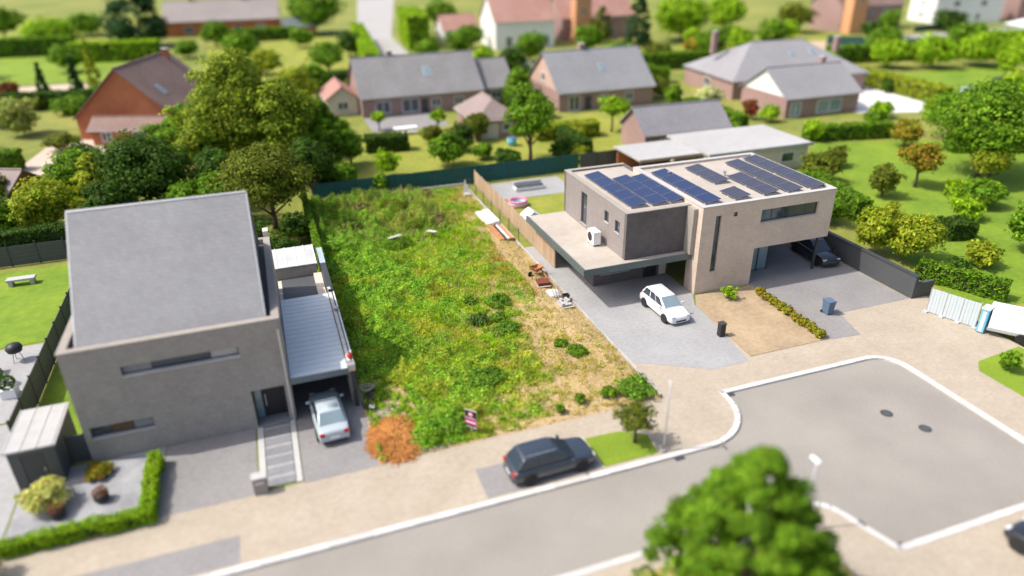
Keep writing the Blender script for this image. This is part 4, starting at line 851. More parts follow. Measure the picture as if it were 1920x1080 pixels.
t = thing('wheelie_bin', 'blue grey wheelie bin standing on the grey driveway', 'bin', (35.6, 34.2, 0)); b = MB(); b.v = [(-.24, -.28, .06), (.24, -.28, .06), (.24, .28, .06), (-.24, .28, .06), (-.29, -.36, 1.02), (.29, -.36, 1.02), (.29, .36, 1.02), (-.29, .36, 1.02)]; b.f = [(3, 2, 1, 0), (4, 5, 6, 7), (0, 1, 5, 4), (1, 2, 6, 5), (2, 3, 7, 6), (3, 0, 4, 7)]
b.build('body', BLUEB, t, bevel=.02); box('lid', BLUEB, t, (-.31, .31, -.4, .38, 1.022, 1.09), .02)
for s in (-1, 1): o = MB().lathe((0, 0, 0), [(.1, -.03), (.1, .03)], 12).build('wheel', TYRE, t); o.location = (s*.26, .3, .1); o.rotation_euler = (0, R(90), 0)
shr = None
for k in range(9):
    y = 31.7+k*.82; x = 32.75+.02*k
    if shr is None: shr = bush('bed_shrub', 'x', 'shrub', x, y, .7, .5, 'orange', 'row of shrubs in the planting bed', ls=.08, n=700); o = shr
    else: o = copy_tree(shr); o.location = (x, y, 0); o.rotation_euler = (0, 0, k*1.3); o.scale = (1, 1, .85+.04*(k*5 % 7))
    o['label'] = 'golden orange shrub in the planting bed row, ' + ('nearest the street', 'second from the street', 'third from the street', 'fourth from the street', 'in the middle of the row', 'fourth from the house', 'third from the house', 'second from the house', 'closest to the house')[k]
bush('yellow_bush', 'bright yellow bush by the beige house wall', 'bush', 30.4, 38.6, 1.2, .7, 'bright', ls=.08, n=900)
t = thing('sack', 'white builder\'s sack behind the dark grey retaining wall', 'sack', (43.75, 35.2, 0)); b = MB(); b.lathe((0, 0, 0), [(.35, 0), (.46, .2), (.45, .7), (.38, .95), (.2, 1.02)], 10).build('bag', TARP, t, True); MB().tube([(-.3, 0, .95), (-.2, 0, 1.2), (0, 0, 1.0)], .03, 5).build('strap', WHITE, t)
def site_fence():
    t = thing('site_fence', 'pale corrugated site hoarding right of the beige house', 'hoarding', (42.3, 31.9, 0), math.atan2(-2.9, 1.15))
    for k in range(3):
        for j in range(5): box('sheet', SHEETB, t, (k*1.05+j*.205, k*1.05+j*.205+.19, -.02+.02*(j % 2), .01+.02*(j % 2), .05, 1.85))
    for k in range(4): box('post', ALU, t, (k*1.05-.06, k*1.05-.012, -.04, .05, 0, 1.95))
    for k in range(4): box('foot', CONC, t, (k*1.05-.2, k*1.05+.1, -.3, .3, 0, .1))
site_fence()
t = thing('portable_toilet', 'narrow light blue site cabin between the hoarding and the white trailer', 'cabin', (43.5, 28.55, 0), -1.2); box('shell', SKYB, t, (-.22, .22, -.4, .4, .05, 1.75), .03); box('roof', WHITE, t, (-.26, .26, -.44, .44, 1.75, 1.85), .03); box('door', WHITE, t, (-.1, .1, -.42, -.403, .15, 1.6))
t = thing('trailer', 'white tarpaulin covered trailer at the right edge beside the hoarding', 'trailer', (45.3, 27.2, 0), -.9)
b = MB(); prof = [(-1.1, .55), (-1.1, 1.45), (-.8, 1.75), (.8, 1.75), (1.1, 1.45), (1.1, .55)]; b.prism([(-1.9, a, z) for a, z in prof], (3.8, 0, 0)); o = b.build('tarpaulin', TARP, t, bevel=.08); box('bed', ALU, t, (-1.95, 1.95, -1.12, 1.12, .42, .56)); MB().tube([(1.9, 0, .45), (3.0, 0, .45)], .05, 6).build('drawbar', DARK, t)
for s in (-1, 1): o = MB().lathe((0, 0, 0), [(.2, -.09), (.31, -.09), (.31, .09), (.2, .09)], 16).build('wheel', TYRE, t); o.location = (0, s*1.16, .31); o.rotation_euler = (R(90), 0, 0)
# small things in the garden behind the wooden fence
t = thing('paddling_pool', 'pink and white inflatable pool in the garden behind the wooden fence', 'pool', (22.7, 63.2, 0)); 
for k in range(3): MB().tube([(.85*math.cos(a*.4488), .85*math.sin(a*.4488), .12+.2*k) for a in range(15)], .13, 8, False).build('ring', (PINK, WHITE, PINK)[k], t, True)
MB().lathe((0, 0, .02), [(.76, 0), (.76, .2)], 20).build('water', SKYB, t)
t = thing('garden_sofa', 'white lounge sofa with dark cushions on the garden patio', 'sofa', (25.5, 67.6, 0)); box('base', WHITE, t, (-1.6, 1.6, -.5, .5, .1, .4)); box('backrest', WHITE, t, (-1.6, 1.6, .38, .5, .402, .85)); 
for k in range(3): box('cushion', ANTH, t, (-1.5+k*1.02, -.52+k*1.02, -.45, .35, .402, .55), .04)
t = thing('play_house', 'pale blue play house at the garden edge behind the beige house', 'play house', (21.9, 57.4, 0)); box('wall', mat('pale_blue_paint', (.45, .55, .58)), t, (-.7, .7, -.6, .6, 0, 1.1)); MB().prism([(-.85, -.75, 1.1), (.85, -.75, 1.1), (0, -.75, 1.7)], (0, 1.5, 0)).build('roof', WHITE, t); box('door', DARK, t, (-.2, .2, -.62, -.602, 0, .8))

# ------------------------------------------------------------------ cars
def car(label, x, y, rz, col, kind='hatch', L=4.3, W=1.82, H=1.5, z=.01, name='car', detail=True):
    t = thing(name, label, 'car', (x, y, z), rz, 'parked cars')
    pm = mat('car_paint_%.2f_%.2f' % (col[0], col[2]), col, .25, .03, 1, spec=.6)
    pm.node_tree.nodes['Principled BSDF'].inputs['Coat Weight'].default_value = .6
    hw = W/2
    st = {'suv': [(-.5, .46, .86), (-.485, .60, .93), (-.40, .635, .985), (-.1, .63, 1), (.2, .625, 1), (.30, .615, .99), (.42, .575, .95), (.48, .50, .88), (.5, .40, .80)],
          'hatch': [(-.5, .44, .86), (-.485, .58, .92), (-.40, .62, .98), (-.1, .62, 1), (.2, .615, 1), (.28, .60, .99), (.41, .54, .95), (.48, .46, .87), (.5, .36, .78)],
          'sedan': [(-.5, .50, .84), (-.49, .64, .90), (-.42, .665, .96), (-.25, .66, 1), (.1, .63, 1), (.24, .615, .99), (.40, .55, .95), (.48, .47, .86), (.5, .37, .76)]}[kind]
    b = MB(); zb = .19
    for (fx, ft, fw_) in st:
        X = fx*L; w_ = hw*fw_; zt = ft*H; zm = zb+(zt-zb)*.55
        ring = [(0, zb), (w_*.88, zb), (w_*.985, zb+.10), (w_, zm), (w_*.97, zt-.10), (w_*.86, zt-.02), (0, zt+.015)]
        full = [(X, a, q) for a, q in ring] + [(X, -a, q) for a, q in ring[-2:0:-1]]
        b.v += full
    n = 12
    for i in range(len(st)-1):
        for q in range(n): b.f.append((i*n+q, i*n+(q+1) % n, (i+1)*n+(q+1) % n, (i+1)*n+q))
    b.f.append(tuple(range(n))[::-1]); b.f.append(tuple((len(st)-1)*n+q for q in range(n)))
    o = b.build('body', pm, t, True); sm = o.modifiers.new('sub', 'SUBSURF'); sm.levels = 2; sm.render_levels = 2
    bm = bmesh.new(); bm.from_mesh(o.data); bmesh.ops.recalc_face_normals(bm, faces=bm.faces); bm.to_mesh(o.data); bm.free()
    rb, rt, ft_, fb = {'suv': (-.475, -.36, .02, .26), 'hatch': (-.47, -.36, .04, .27), 'sedan': (-.37, -.20, .04, .25)}[kind]
    zb2 = (.60 if kind != 'sedan' else .63)*H; zt = H; wb, wt = hw*.90, hw*.70
    lo = [(rb*L, wb*.95), (fb*L, wb*.93), (fb*L, -wb*.93), (rb*L, -wb*.95)]; hi = [(rt*L, wt), (ft_*L, wt*.98), (ft_*L, -wt*.98), (rt*L, -wt)]
    mid = lambda k, q: Vector(((lo[k][0]*(1-q)+hi[k][0]*q), (lo[k][1]*(1-q)+hi[k][1]*q), zb2*(1-q)+zt*q))
    c = MB(); c.v = [tuple(mid(k, 0)) for k in range(4)]+[tuple(mid(k, .93)) for k in range(4)]+[(hi[k][0]*.93+.0*L, hi[k][1]*.86, zt) for k in range(4)]
    c.f = [(0, 1, 5, 4), (1, 2, 6, 5), (2, 3, 7, 6), (3, 0, 4, 7), (4, 5, 9, 8), (5, 6, 10, 9), (6, 7, 11, 10), (7, 4, 8, 11), (8, 9, 10, 11), (3, 2, 1, 0)]
    bm = bmesh.new(); 
    co = c.build('cabin', pm, t, True); bm.from_mesh(co.data); bmesh.ops.recalc_face_normals(bm, faces=bm.faces); bm.to_mesh(co.data); bm.free(); bv = co.modifiers.new('b', 'BEVEL'); bv.width = .13; bv.segments = 4
    def pane(name, a, b_, m=GLASS, u0=.06, u1=.94, v0=.1, v1=.86, par=None):
        P = lambda u, v: mid(a, v)*(1-u)+mid(b_, v)*u
        q = [P(u0, v0), P(u1, v0), P(u1, v1), P(u0, v1)]; nn = (q[1]-q[0]).cross(q[3]-q[0]).normalized(); ctr = sum(q, Vector())/4
        if nn.dot(ctr-Vector((0, 0, zb2))) < 0: nn = -nn
        return MB().prism([p-nn*.01 for p in q], nn*.024).build(name, m, par or t)
    pane('windscreen', 1, 2, GLASSL if col[0] > .3 else GLASS); pane('rear_window', 3, 0, GLASSL if col[0] > .3 else GLASS)
    for a, b_ in ((0, 1), (3, 2)):
        pane('side_window', a, b_, u0=.08, u1=.36); pane('side_window', a, b_, u0=.40, u1=.64); pane('side_window', a, b_, u0=.67, u1=.93, v1=.8)
    wr = .335 if kind == 'suv' else .31
    for sx in (-.305, .31):
        for s in (-1, 1):
            ar = MB().lathe((0, 0, 0), [(wr+.06, -.02), (wr+.06, .012)], 22).build('wheel_arch', BLACKP, t); ar.location = (sx*L, s*(hw-.005), wr+.01); ar.rotation_euler = (R(90), 0, 0)
            o = MB().lathe((0, 0, 0), [(wr*.66, -.11), (wr*.95, -.11), (wr, -.07), (wr, .07), (wr*.95, .11), (wr*.66, .11)], 22).build('wheel', TYRE, t, False); o.location = (sx*L, s*(hw-.085), wr); o.rotation_euler = (R(90), 0, 0)
            MB().lathe((0, 0, 0), [(wr*.64, -.10), (wr*.66, -.112), (wr*.66, .112), (wr*.64, .10)], 14).build('rim', RIM, o)
    for s in (-1, 1):
        w_ = hw*.78; h0 = H*(.42 if kind != 'sedan' else .46)
        o = box('headlight', CLEARL, t, (L*.445, L*.487, min(s*w_*.62, s*w_*1.04), max(s*w_*.62, s*w_*1.04), H*.40, H*.48), .02); o = box('tail_light', REDL, t, (-L*.499, -L*.465, min(s*w_*.72, s*w_*1.1), max(s*w_*.72, s*w_*1.1), h0, h0+.20), .02)
        box('mirror', pm, t, (L*.17, L*.20, min(s*(hw*.95), s*(hw+.16)), max(s*(hw*.95), s*(hw+.16)), zb2+.02, zb2+.15), .02)
        if kind == 'suv': MB().tube([(rt*L*.9, s*wt*.84, zt+.05), (ft_*L*.6, s*wt*.84, zt+.05)], .02, 5).build('roof_rail', ALU, t)
    box('rear_bumper', BLACKP, t, (-L*.503, -L*.47, -hw*.75, hw*.75, .22, .36), .03); box('front_grille', BLACKP, t, (L*.475, L*.501, -hw*.45, hw*.45, .28, .42), .02); box('number_plate', WHITE, t, (-L*.507, -L*.503, -.26, .26, .45 if kind != 'sedan' else .5, .56 if kind != 'sedan' else .61))
    return t
car('dark blue grey estate car parked on the street side bay', 10.95, 26.05, .03, (.03, .042, .058), 'suv', 4.55, 1.84, 1.5)
car('white car parked on the light grey driveway of the beige house', 24.9, 38.5, R(-88), (.72, .72, .71), 'hatch', 4.3, 1.8, 1.5)
car('silver car parked under the carport of the grey house', .75, 33.9, R(93), (.42, .48, .50), 'sedan', 4.5, 1.78, 1.45)
car('black car parked under the carport of the beige house', 41.4, 42.4, R(-96), (.02, .022, .026), 'suv', 4.6, 1.85, 1.6)
car('dark car at the lower right corner of the picture on the pavement', 29.0, 12.7, R(95), (.02, .022, .03), 'hatch', 4.2, 1.8, 1.5)
car('pale car parked between the two grey roofed bungalows', 49.5, 139, R(5), (.6, .66, .68), 'sedan', 7, 2.2, 2.0)
car('black car on the pale forecourt at the upper right', 120, 88, R(-30), (.02, .02, .025), 'hatch')
car('silver car beside the white house forecourt at the upper right', 108, 84.6, R(10), (.45, .46, .48), 'hatch')
# ------------------------------------------------------------------ lamps
def lamp(label, x, y, h, arm, hm=WHITE):
    t = thing('street_lamp', label, 'street lamp', (x, y, 0), 0, 'street lamps'); MB().tube([(0, 0, 0), (0, 0, 1), (0, 0, h)], [.06, .05, .03], 10).build('post', ALU, t, True); box('base', CONC, t, (-.14, .14, -.14, .14, 0, .12))
    hd = MB(); hd.v = [(-.14, -.5, 0), (.14, -.5, 0), (.17, .28, 0), (-.17, .28, 0), (-.08, -.45, .12), (.08, -.45, .12), (.10, .2, .15), (-.10, .2, .15)]; hd.f = [(3, 2, 1, 0), (4, 5, 6, 7), (0, 1, 5, 4), (1, 2, 6, 5), (2, 3, 7, 6), (3, 0, 4, 7)]
    o = hd.build('lamp_head', hm, t, bevel=.03); o.scale = (.8, .75, .8) if hm is WHITE else (.5, .5, .5); o.location = (0, 0, h-.02); o.rotation_euler = (0, 0, arm); box('lens', CLEARL, o, (-.09, .09, -.4, .1, -.012, -.001))
lamp('street lamp with white head behind the big foreground tree', 20.1, 18.15, 4.0, R(180)); lamp('slim street lamp beside the grass island and the small tree', 17.05, 25.15, 4.4, 0, CONC)
# ------------------------------------------------------------------ houses beyond the lot
Wn = lambda f, *a: [(f, *q) for q in a]
gable_house('red brick house with brown gabled roof at the left', -14.8, 114.5, 13.6, 15.5, 3.0, 9.2, R(-20), 'y', BRICKR, ROOFB, wins=Wn('y-', (3, .9, 1.6, 1.3), (-4, .9, 1.2, 1.3))+Wn('x+', (-5, .7, 1.8, 1.5, GLASSL), (-1, .7, 1.8, 1.5), (3, .7, 1.4, 1.5)), sky=((-4, 3.8, .5, .6), (1.5, -3.2, .4, .5)), chim=((6, .6, 1.2),), door=('y-', -.5, 1.1, 2.1, WHITE))
t = gable_house('low brown roofed porch against the red brick house', -16.6, 105.2, 9.5, 3.4, 2.2, 3.3, R(-20), 'x', BRICKR, ROOFB, wins=Wn('y-', (-2.8, .6, 1.4, 1.2), (1.6, .6, 1.8, 1.3)), name='porch', cat='porch')
gable_house('long grey roofed bungalow behind the garden with hedge block', 23.4, 113.5, 18.6, 12.4, 3.0, 7.6, 0, 'x', BRICKM, ROOFG, wins=Wn('y-', (-6.2, .4, 2.2, 1.8), (-2.0, .3, 2.6, 2.0), (2.0, .8, 1.4, 1.3), (5.6, .8, 1.4, 1.3)), sky=((1.5, -3.0, .6, .8),), chim=((-3.5, .4, 1.1),), door=('y-', .2, 1.1, 2.1, DARK))
gable_house('lower wing at the right end of the long grey bungalow', 35.6, 113.8, 5.6, 10.0, 2.8, 6.2, 0, 'x', BRICKM, ROOFG, wins=Wn('y-', (0, .9, 1.6, 1.2)), name='house_wing', cat='house wing')
gable_house('pinkish annex at the left end of the long grey bungalow', 11.6, 114, 4.6, 8, 2.6, 4.2, 0, 'y', CREAMW, ROOFR, wins=Wn('y-', (0, .9, 1.6, 1.2)), name='annex', cat='annex')
gable_house('small hipped garage in front of the long grey bungalow', 29.2, 93.5, 6.0, 9.5, 2.5, 4.6, 0, 'y', BRICKM, mat('mauve_tiles', (.24, .18, .16), .8, .1, 2, col2=(.31, .24, .22), kind='tile'), hip=2.4, wins=Wn('y-', (1.2, .9, 1.2, 1.0)), door=('y-', -1.2, 2.4, 2.0, CREAMW), name='garage', cat='garage')
gable_house('grey roofed bungalow with pinkish gable in the middle distance', 50.5, 106.0, 16.0, 13, 3.0, 7.8, 0, 'x', BRICKM, mat('blue_grey_tiles', (.21, .21, .215), .8, .1, 2, col2=(.29, .285, .29), kind='tile'), wins=Wn('y-', (-5.5, .1, 1.8, 2.2), (-.5, .9, 1.4, 1.3), (3.8, .9, 1.4, 1.3))+Wn('x-', (0, 3.6, 1.4, 1.3)), sky=((.5, -3.2, .5, .7),), chim=((-1.5, .3, 1.2),), door=('y-', -3.2, 1.1, 2.1, DARK), gablem=mat('pink_brick', (.52, .34, .26), .9, .1, 2, col2=(.60, .42, .33), kind='brick'))
gable_house('large hipped roof villa with chimneys at the right', 84.5, 104, 25, 16, 3.0, 7.4, R(-4), 'x', BRICKM, mat('pale_grey_tiles', (.24, .23, .235), .8, .1, 2, col2=(.31, .30, .305), kind='tile'), hip=7.5, wins=Wn('y-', (-9, .8, 1.8, 1.5), (-5, .8, 1.8, 1.5))+Wn('x-', (0, .8, 2, 1.4)), sky=((1, -3.2, .5, .6), (5, -3.0, .5, .6)), chim=((-10.5, 2.5, 3.2), (10, -2.5, 2.0)))
gable_house('front wing of the hipped villa with pale garage door', 77.4, 88.5, 13, 10.5, 2.9, 6.2, 0, 'x', BRICKM, mat('pale_grey_tiles', (.24, .23, .235)), wins=Wn('y-', (-4.8, .2, 1.8, 2.0, GLASSL), (1.2, .3, 4.4, 1.9, GLASSL)), name='house_wing', cat='house wing', gablem=WHITER, chim=((4, .8, 1.4),))
gable_house('grey roofed garage with white verge behind the beige house', 49.0, 77.4, 11.5, 6.6, 2.6, 5.0, R(-2), 'x', BRICKM, mat('lead_grey_tiles', (.20, .19, .20), .8, .1, 2, col2=(.27, .26, .265), kind='tile'), wins=Wn('y-', (-3, .9, 1.4, 1.0)), door=('x+', 0, 2.4, 2.0, WHITE), name='garage', cat='garage')
t = thing('flat_roof_annex', 'long pale flat roofed annex behind the solar panel house', 'annex', (51.8, 67.6, 0)); box('wall', CREAMW, t, (-6.8, 6.2, -4.2, 4.2, 0, 2.6)); box('roof', FLATG, t, (-7.1, 6.5, -4.5, 4.5, 2.6, 2.85)); box('roof_edge', CONC, t, (-7.15, 6.55, -4.56, -4.502, 2.55, 2.9)); win_s(t, ('y-', -4.2), 3.5, .8, 1.8, 1.2)
t = thing('carport_shelter', 'pale shelter roof with a dark brown open side behind the beige house', 'shelter', (41.5, 68.3, 0)); box('roof', FLATG, t, (-4.4, 3.2, -3.6, 2.6, 2.45, 2.62)); box('back_wall', BRICKR, t, (-4.0, 3.0, 2.2, 2.4, 0, 2.45)); box('roof_edge', mat('mauve_trim', (.3, .22, .2)), t, (-4.45, 3.25, -3.68, -3.603, 2.35, 2.66))
for x_ in (-4.1, -.6, 2.9): box('post', BARK, t, (x_-.08, x_+.08, -3.4, -3.24, 0, 2.45))
panel_fence('dark panel fence right of the green screen, behind the beige house', 33.4, 71.6, 46, 71.8, 1.9, ANTH, 2.1, .38)
gable_house('white two storey house with red tiled roof at the top', 61.5, 171, 14.5, 14, 6.2, 11.5, R(-3), 'x', WHITER, ROOFR, wins=Wn('y-', (-4, .6, 1.5, 2.2), (-.5, .2, 1.2, 2.6), (2.5, .6, 1.4, 2.2), (5.2, .6, 1.4, 2.2))+Wn('x-', (0, 1, 1.4, 1.4)))
gable_house('low red roofed outbuilding left of the white house', 50.5, 186, 9, 9, 3, 6, 0, 'x', WHITER, ROOFR, wins=Wn('y-', (0, .9, 1.4, 1.2)), name='outbuilding', cat='outbuilding')
gable_house('orange brick house right of the white house at the top', 84, 178, 20, 12, 5.5, 10, 0, 'x', BRICKM, ROOFR, wins=Wn('y-', (-6, .9, 1.6, 1.5), (4, .9, 1.8, 1.5), (8, .9, 1.4, 1.5)))
t = thing('brick_tower', 'tall orange brick stair tower beside the white house at the top', 'tower', (78.3, 170.5, 0)); box('shaft', BRICKO, t, (-2.1, 2.1, -1.5, 1.4, 0, 10.5)); box('cap', ROOFR, t, (-2.3, 2.3, -1.7, 1.6, 10.5, 10.8)); win_s(t, ('y-', -1.5), 0, 6.5, .8, 1.4)
gable_house('red brick farmhouse with grey roof at the top left', -6, 230, 30, 14, 4.0, 8.5, R(-4), 'x', BRICKR, mat('dusty_tiles', (.26, .22, .20), .8, .1, 2, col2=(.33, .29, .27), kind='tile'), wins=Wn('y-', (-9, .8, 2.2, 1.7), (-3, .8, 2.2, 1.7), (4, .8, 2.2, 1.7), (10, .6, 2.4, 2.0, GLASSL)), chim=((-8, 0, 1.5), (6, 0, 1.5)))
gable_house('dark roofed lean-to right of the farmhouse at the top left', 13, 212, 8, 7, 2.8, 4.5, 0, 'x', BRICKR, mat('slate_blue_tiles', (.12, .15, .15), .7, .1, 2, kind='tile'), wins=Wn('y-', (-1, .8, 1.8, 1.4, GLASSL)), name='outbuilding', cat='outbuilding')
gable_house('mauve brick house with orange gable at the top right', 156, 162, 20, 12, 6.5, 11, 0, 'x', BRICKM, ROOFB, wins=Wn('y-', (-1, 1, 1.6, 1.5), (4, 1, 1.6, 1.5), (-1, 4, 1.6, 1.3), (4, 4, 1.6, 1.3)))
t = thing('brick_tower', 'orange brick gable tower on the mauve house at the top right', 'tower', (148.5, 154.2, 0)); box('shaft', BRICKO, t, (-2.4, 2.2, -1.5, 1.6, 0, 12)); box('cap', ROOFB, t, (-2.6, 2.4, -1.7, 1.8, 12, 12.3)); win_s(t, ('y-', -1.5), 0, 7.5, 1, 1.4)
gable_house('white rendered house with dark windows at the top right', 193, 163, 20, 12, 7.5, 12, R(-14), 'x', WHITER, ROOFB, wins=Wn('y-', (-6, 1, 1.6, 1.8), (-1.5, 1, 1.2, 1.6), (3, 1, 1.2, 1.6), (-4, 4.6, 1.8, 1.4), (4, 4.6, 1.6, 1.4))+Wn('x-', (0, 1.2, 1.5, 1.6), (0, 4.6, 1.4, 1.3)))
gable_house('brown brick house at the top right corner', 220, 160, 18, 12, 6, 10, R(-14), 'x', BRICKM, ROOFB, wins=Wn('y-', (-5, 1, 1.8, 1.6), (1, 1, 1.8, 1.6), (-5, 4, 1.6, 1.3)))
t = thing('white_canopy', 'white tent roof on the forecourt at the top right', 'tent', (182, 127, 0), -.3); MB().prism([(-8, -4, 3), (8, -4, 3), (0, -4, 4.6)], (0, 9, 0)).build('roof', TARP, t)
for x_ in (-7.8, 7.8):
    for y_ in (-3.8, 4.8): MB().tube([(x_, y_, 0), (x_, y_, 3)], .08, 6).build('pole', ALU, t)
gable_house('small dark roofed cottage at the left edge', -26.2, 79.5, 7, 7, 2.4, 4.6, R(-25), 'x', BRICKR, mat('mauve_tiles', (.24, .18, .16)), wins=Wn('y-', (0, .8, 1.4, 1.2)), name='cottage', cat='cottage')
t = thing('white_awning', 'white awning at the left edge below the small cottage', 'awning', (-25.5, 73.2, 0)); MB().prism([(-2.5, -1.8, 2.2), (2.2, -1.8, 2.2), (2.2, 1.8, 2.7), (-2.5, 1.8, 2.7)], (0, 0, .06)).build('cloth', TARP, t)
for x_ in (-2.3, 2.0): MB().tube([(x_, -1.7, 0), (x_, -1.7, 2.2)], .04, 6).build('pole', ALU, t); MB().tube([(x_, 1.7, 0), (x_, 1.7, 2.68)], .04, 6).build('pole', ALU, t)
panel_fence('teal net fence beside the mauve house at the top right', 128, 140, 150, 122, 2.0, TEAL, 3, .66)
panel_fence('teal net fence right of the mauve house', 163, 148, 178, 150, 2.4, TEAL, 3, .8)
# garden furniture of the bungalow
t = thing('white_table', 'white garden table with benches on the bungalow patio', 'table', (18.2, 96.2, 0)); box('top', WHITE, t, (-1.6, 1.6, -.7, .7, .72, .8)); 
for s in (-1, 1): box('bench', WHITE, t, (-1.5, 1.5, s*1.25-.2, s*1.25+.2, .4, .46)); box('leg', WHITE, t, (s*1.2-.06, s*1.2+.06, -.5, .5, 0, .72)); box('bench_leg', WHITE, t, (s*1.1-.05, s*1.1+.05, -1.35, 1.35, .05, .1))
t = thing('trampoline', 'round green trampoline on the lawn behind the villa', 'trampoline', (104, 126, 0)); MB().lathe((0, 0, .8), [(5.2, 0), (5.4, .06), (4.6, .07)], 24).build('mat', mat('teal_mat', (.10, .28, .18)), t)
for k in range(6): MB().tube([(4.9*math.cos(k*1.047), 4.9*math.sin(k*1.047), 0), (4.9*math.cos(k*1.047), 4.9*math.sin(k*1.047), .8)], .08, 6).build('leg', ALU, t)
o = tag(MB().lathe((29.6, 84.5, 0), [(.5, 0), (.62, .5), (.62, 1.0), (.55, 1.05)], 16).build('water_butt', SKYB, None, True), 'light blue water butt beside the hipped garage', 'water butt'); MB().lathe((29.6, 84.5, 1.05), [(.64, 0), (.3, .1)], 16).build('lid', BLUEB, o)

# ------------------------------------------------------------------ trees, shrubs, hedges
T = tree
# big foreground tree on the near verge
T('broadleaf_tree', 'big bright green tree in the lower right foreground', 'tree', 14.6, 15.2, 8.4, 4.7, 'green', 'pyramid', .04, n=46000, ls=.11, nclump=330, clump=.2, seed=5)
T('young_tree', 'small young tree on the grass island by the street', 'tree', 15.95, 26.3, 2.7, 1.25, 'olive', 'round', .25, n=1700, ls=.09)
G1 = 'trees and tall shrubs behind the grey house'
T('willow_tree', 'tallest yellow green tree behind the grey house', 'tree', -3.3, 83, 16.2, 5.4, 'willow', 'round', .02, group=G1)
T('willow_tree', 'broad yellow green tree right of the tallest one', 'tree', 1.2, 80.5, 12.2, 4.8, 'willow', 'round', .02, group=G1)
T('willow_tree', 'smaller yellow green tree left of the tallest one', 'tree', -7.0, 84, 9.8, 4.2, 'willow', 'round', .02, group=G1)
T('spruce_tree', 'dark green tree right of the broad yellow green tree', 'tree', 6.2, 82.6, 8.2, 2.6, 'green', 'ovate', .1, group=G1)
T('plum_tree', 'dark olive round tree behind the glazed lean-to', 'tree', -.6, 65.8, 8.7, 4.4, 'olive', 'round', .15, group=G1)
T('pine_tree', 'broad dark green pine behind the ridge of the grey house', 'tree', -11.2, 74.5, 8.3, 5.0, 'dark', 'round', .12, group=G1)
T('laurel_tree', 'dark bushy tree between the pine and the olive tree', 'tree', -5.5, 73.5, 6.2, 2.9, 'dark', 'round', .1, group=G1)
T('hazel_tree', 'yellow green bushy tree behind the bright left lawn', 'tree', -19.9, 70.2, 6.2, 3.1, 'yg', 'round', .08, group=G1)
T('hazel_tree', 'yellow green bushy tree left of the dark pine', 'tree', -16.0, 73.5, 6.9, 2.6, 'yg', 'ovate', .08, group=G1)
T('hazel_tree', 'green bushy tree at the left edge behind the panel fence', 'tree', -23.4, 69.2, 5.4, 2.2, 'green', 'round', .08, group=G1)
T('hazel_tree', 'dark green bush at the right side of the pine, low down', 'tree', -8.0, 70.2, 4.6, 2.4, 'green', 'round', .08, group=G1)
T('laurel_tree', 'dark green tree in front of the pine, left side', 'tree', -14.2, 70.0, 5.6, 2.8, 'dark', 'round', .05, group=G1); T('laurel_tree', 'dark green tree left of the plum tree', 'tree', -4.6, 69.0, 5.4, 2.7, 'green', 'round', .05, group=G1); T('laurel_tree', 'dark green tree right behind the plum tree', 'tree', 3.6, 73.5, 7.0, 2.8, 'dark', 'round', .05, group=G1); T('laurel_tree', 'dark green tree between the yellow green ones at the left', 'tree', -18.4, 77, 7.4, 3.0, 'green', 'round', .05, group=G1); T('laurel_tree', 'green tree behind the pine, below the red brick house', 'tree', -10, 85, 7.6, 3.4, 'green', 'round', .05, group=G1); T('laurel_tree', 'green tree at the far left behind the hazels', 'tree', -25.5, 76.5, 5.6, 2.6, 'olive', 'round', .05, group=G1)
bush('shrub', 'green shrub leaning over the green screen, left end', 'shrub', 7.1, 75.5, 3.0, 1.8, 'green'); bush('climber', 'green climber hanging over the green screen', 'climber', 10.4, 71.9, 2.5, 1.25, 'green')
G2 = 'garden shrubs behind the green screen'
T('ball_tree', 'small ball shaped tree left of the white garden table', 'tree', 15.0, 98.8, 3.0, 1.15, 'bright', 'round', .3, group=G2)
T('ball_tree', 'small ball shaped tree right of the white garden table', 'tree', 22.7, 95.7, 3.2, 1.3, 'bright', 'round', .3, group=G2)
bush('shrub', 'broad green shrub in the middle of the bungalow lawn', 'shrub', 19.7, 78.7, 4.6, 2.5, 'green', G2); bush('shrub', 'bright green shrub on the lawn left of the broad shrub', 'shrub', 12.3, 77.4, 3.3, 1.6, 'bright', G2); bush('shrub', 'low green shrub between the broad shrub and the garage', 'shrub', 24.4, 80, 2.2, 1.5, 'green', G2)
bush('shrub', 'olive shrub behind the hedge block by the ball tree', 'shrub', 20.2, 90, 2.4, 1.8, 'olive', G2)
hedge('hedge', 'dark rectangular hedge block on the bungalow lawn', 11.6, 88.6, 16.8, 88.0, 2.0, 2.0, 'dark', G2); hedge('hedge', 'yellow green hedge in front of the middle bungalow', 33.5, 86, 42.0, 85.4, 2.4, 1.9, 'yg', G2)
T('maple_tree', 'green garden tree standing behind the green screen, right', 'tree', 29.4, 77.4, 9.2, 3.4, 'green', 'round', .2, group=G2)
bush('shrub', 'dark green shrub under the garden tree behind the screen', 'shrub', 33.0, 76, 2.6, 2.0, 'dark', G2); bush('shrub', 'blue green shrub left of the garden tree trunk', 'shrub', 25.8, 75.4, 2.5, 1.8, 'dark', G2)
T('umbrella_tree', 'bright green flat topped tree left of the white verge garage', 'tree', 44.6, 86, 4.8, 2.4, 'bright', 'round', .45, group=G2)
bush('shrub', 'green shrub between the middle bungalow and the villa', 'shrub', 59.5, 95, 4.2, 1.7, 'green'); bush('shrub', 'white blossoming shrub left of the villa', 'shrub', 64.8, 93.5, 3.6, 2.8, 'white'); bush('shrub', 'dark red bush in front of the villa wing', 'shrub', 66.2, 85.0, 3.2, 1.3, 'red'); bush('shrub', 'bright green shrub beside the dark red bush', 'shrub', 67.8, 82.5, 2.6, 1.6, 'bright')
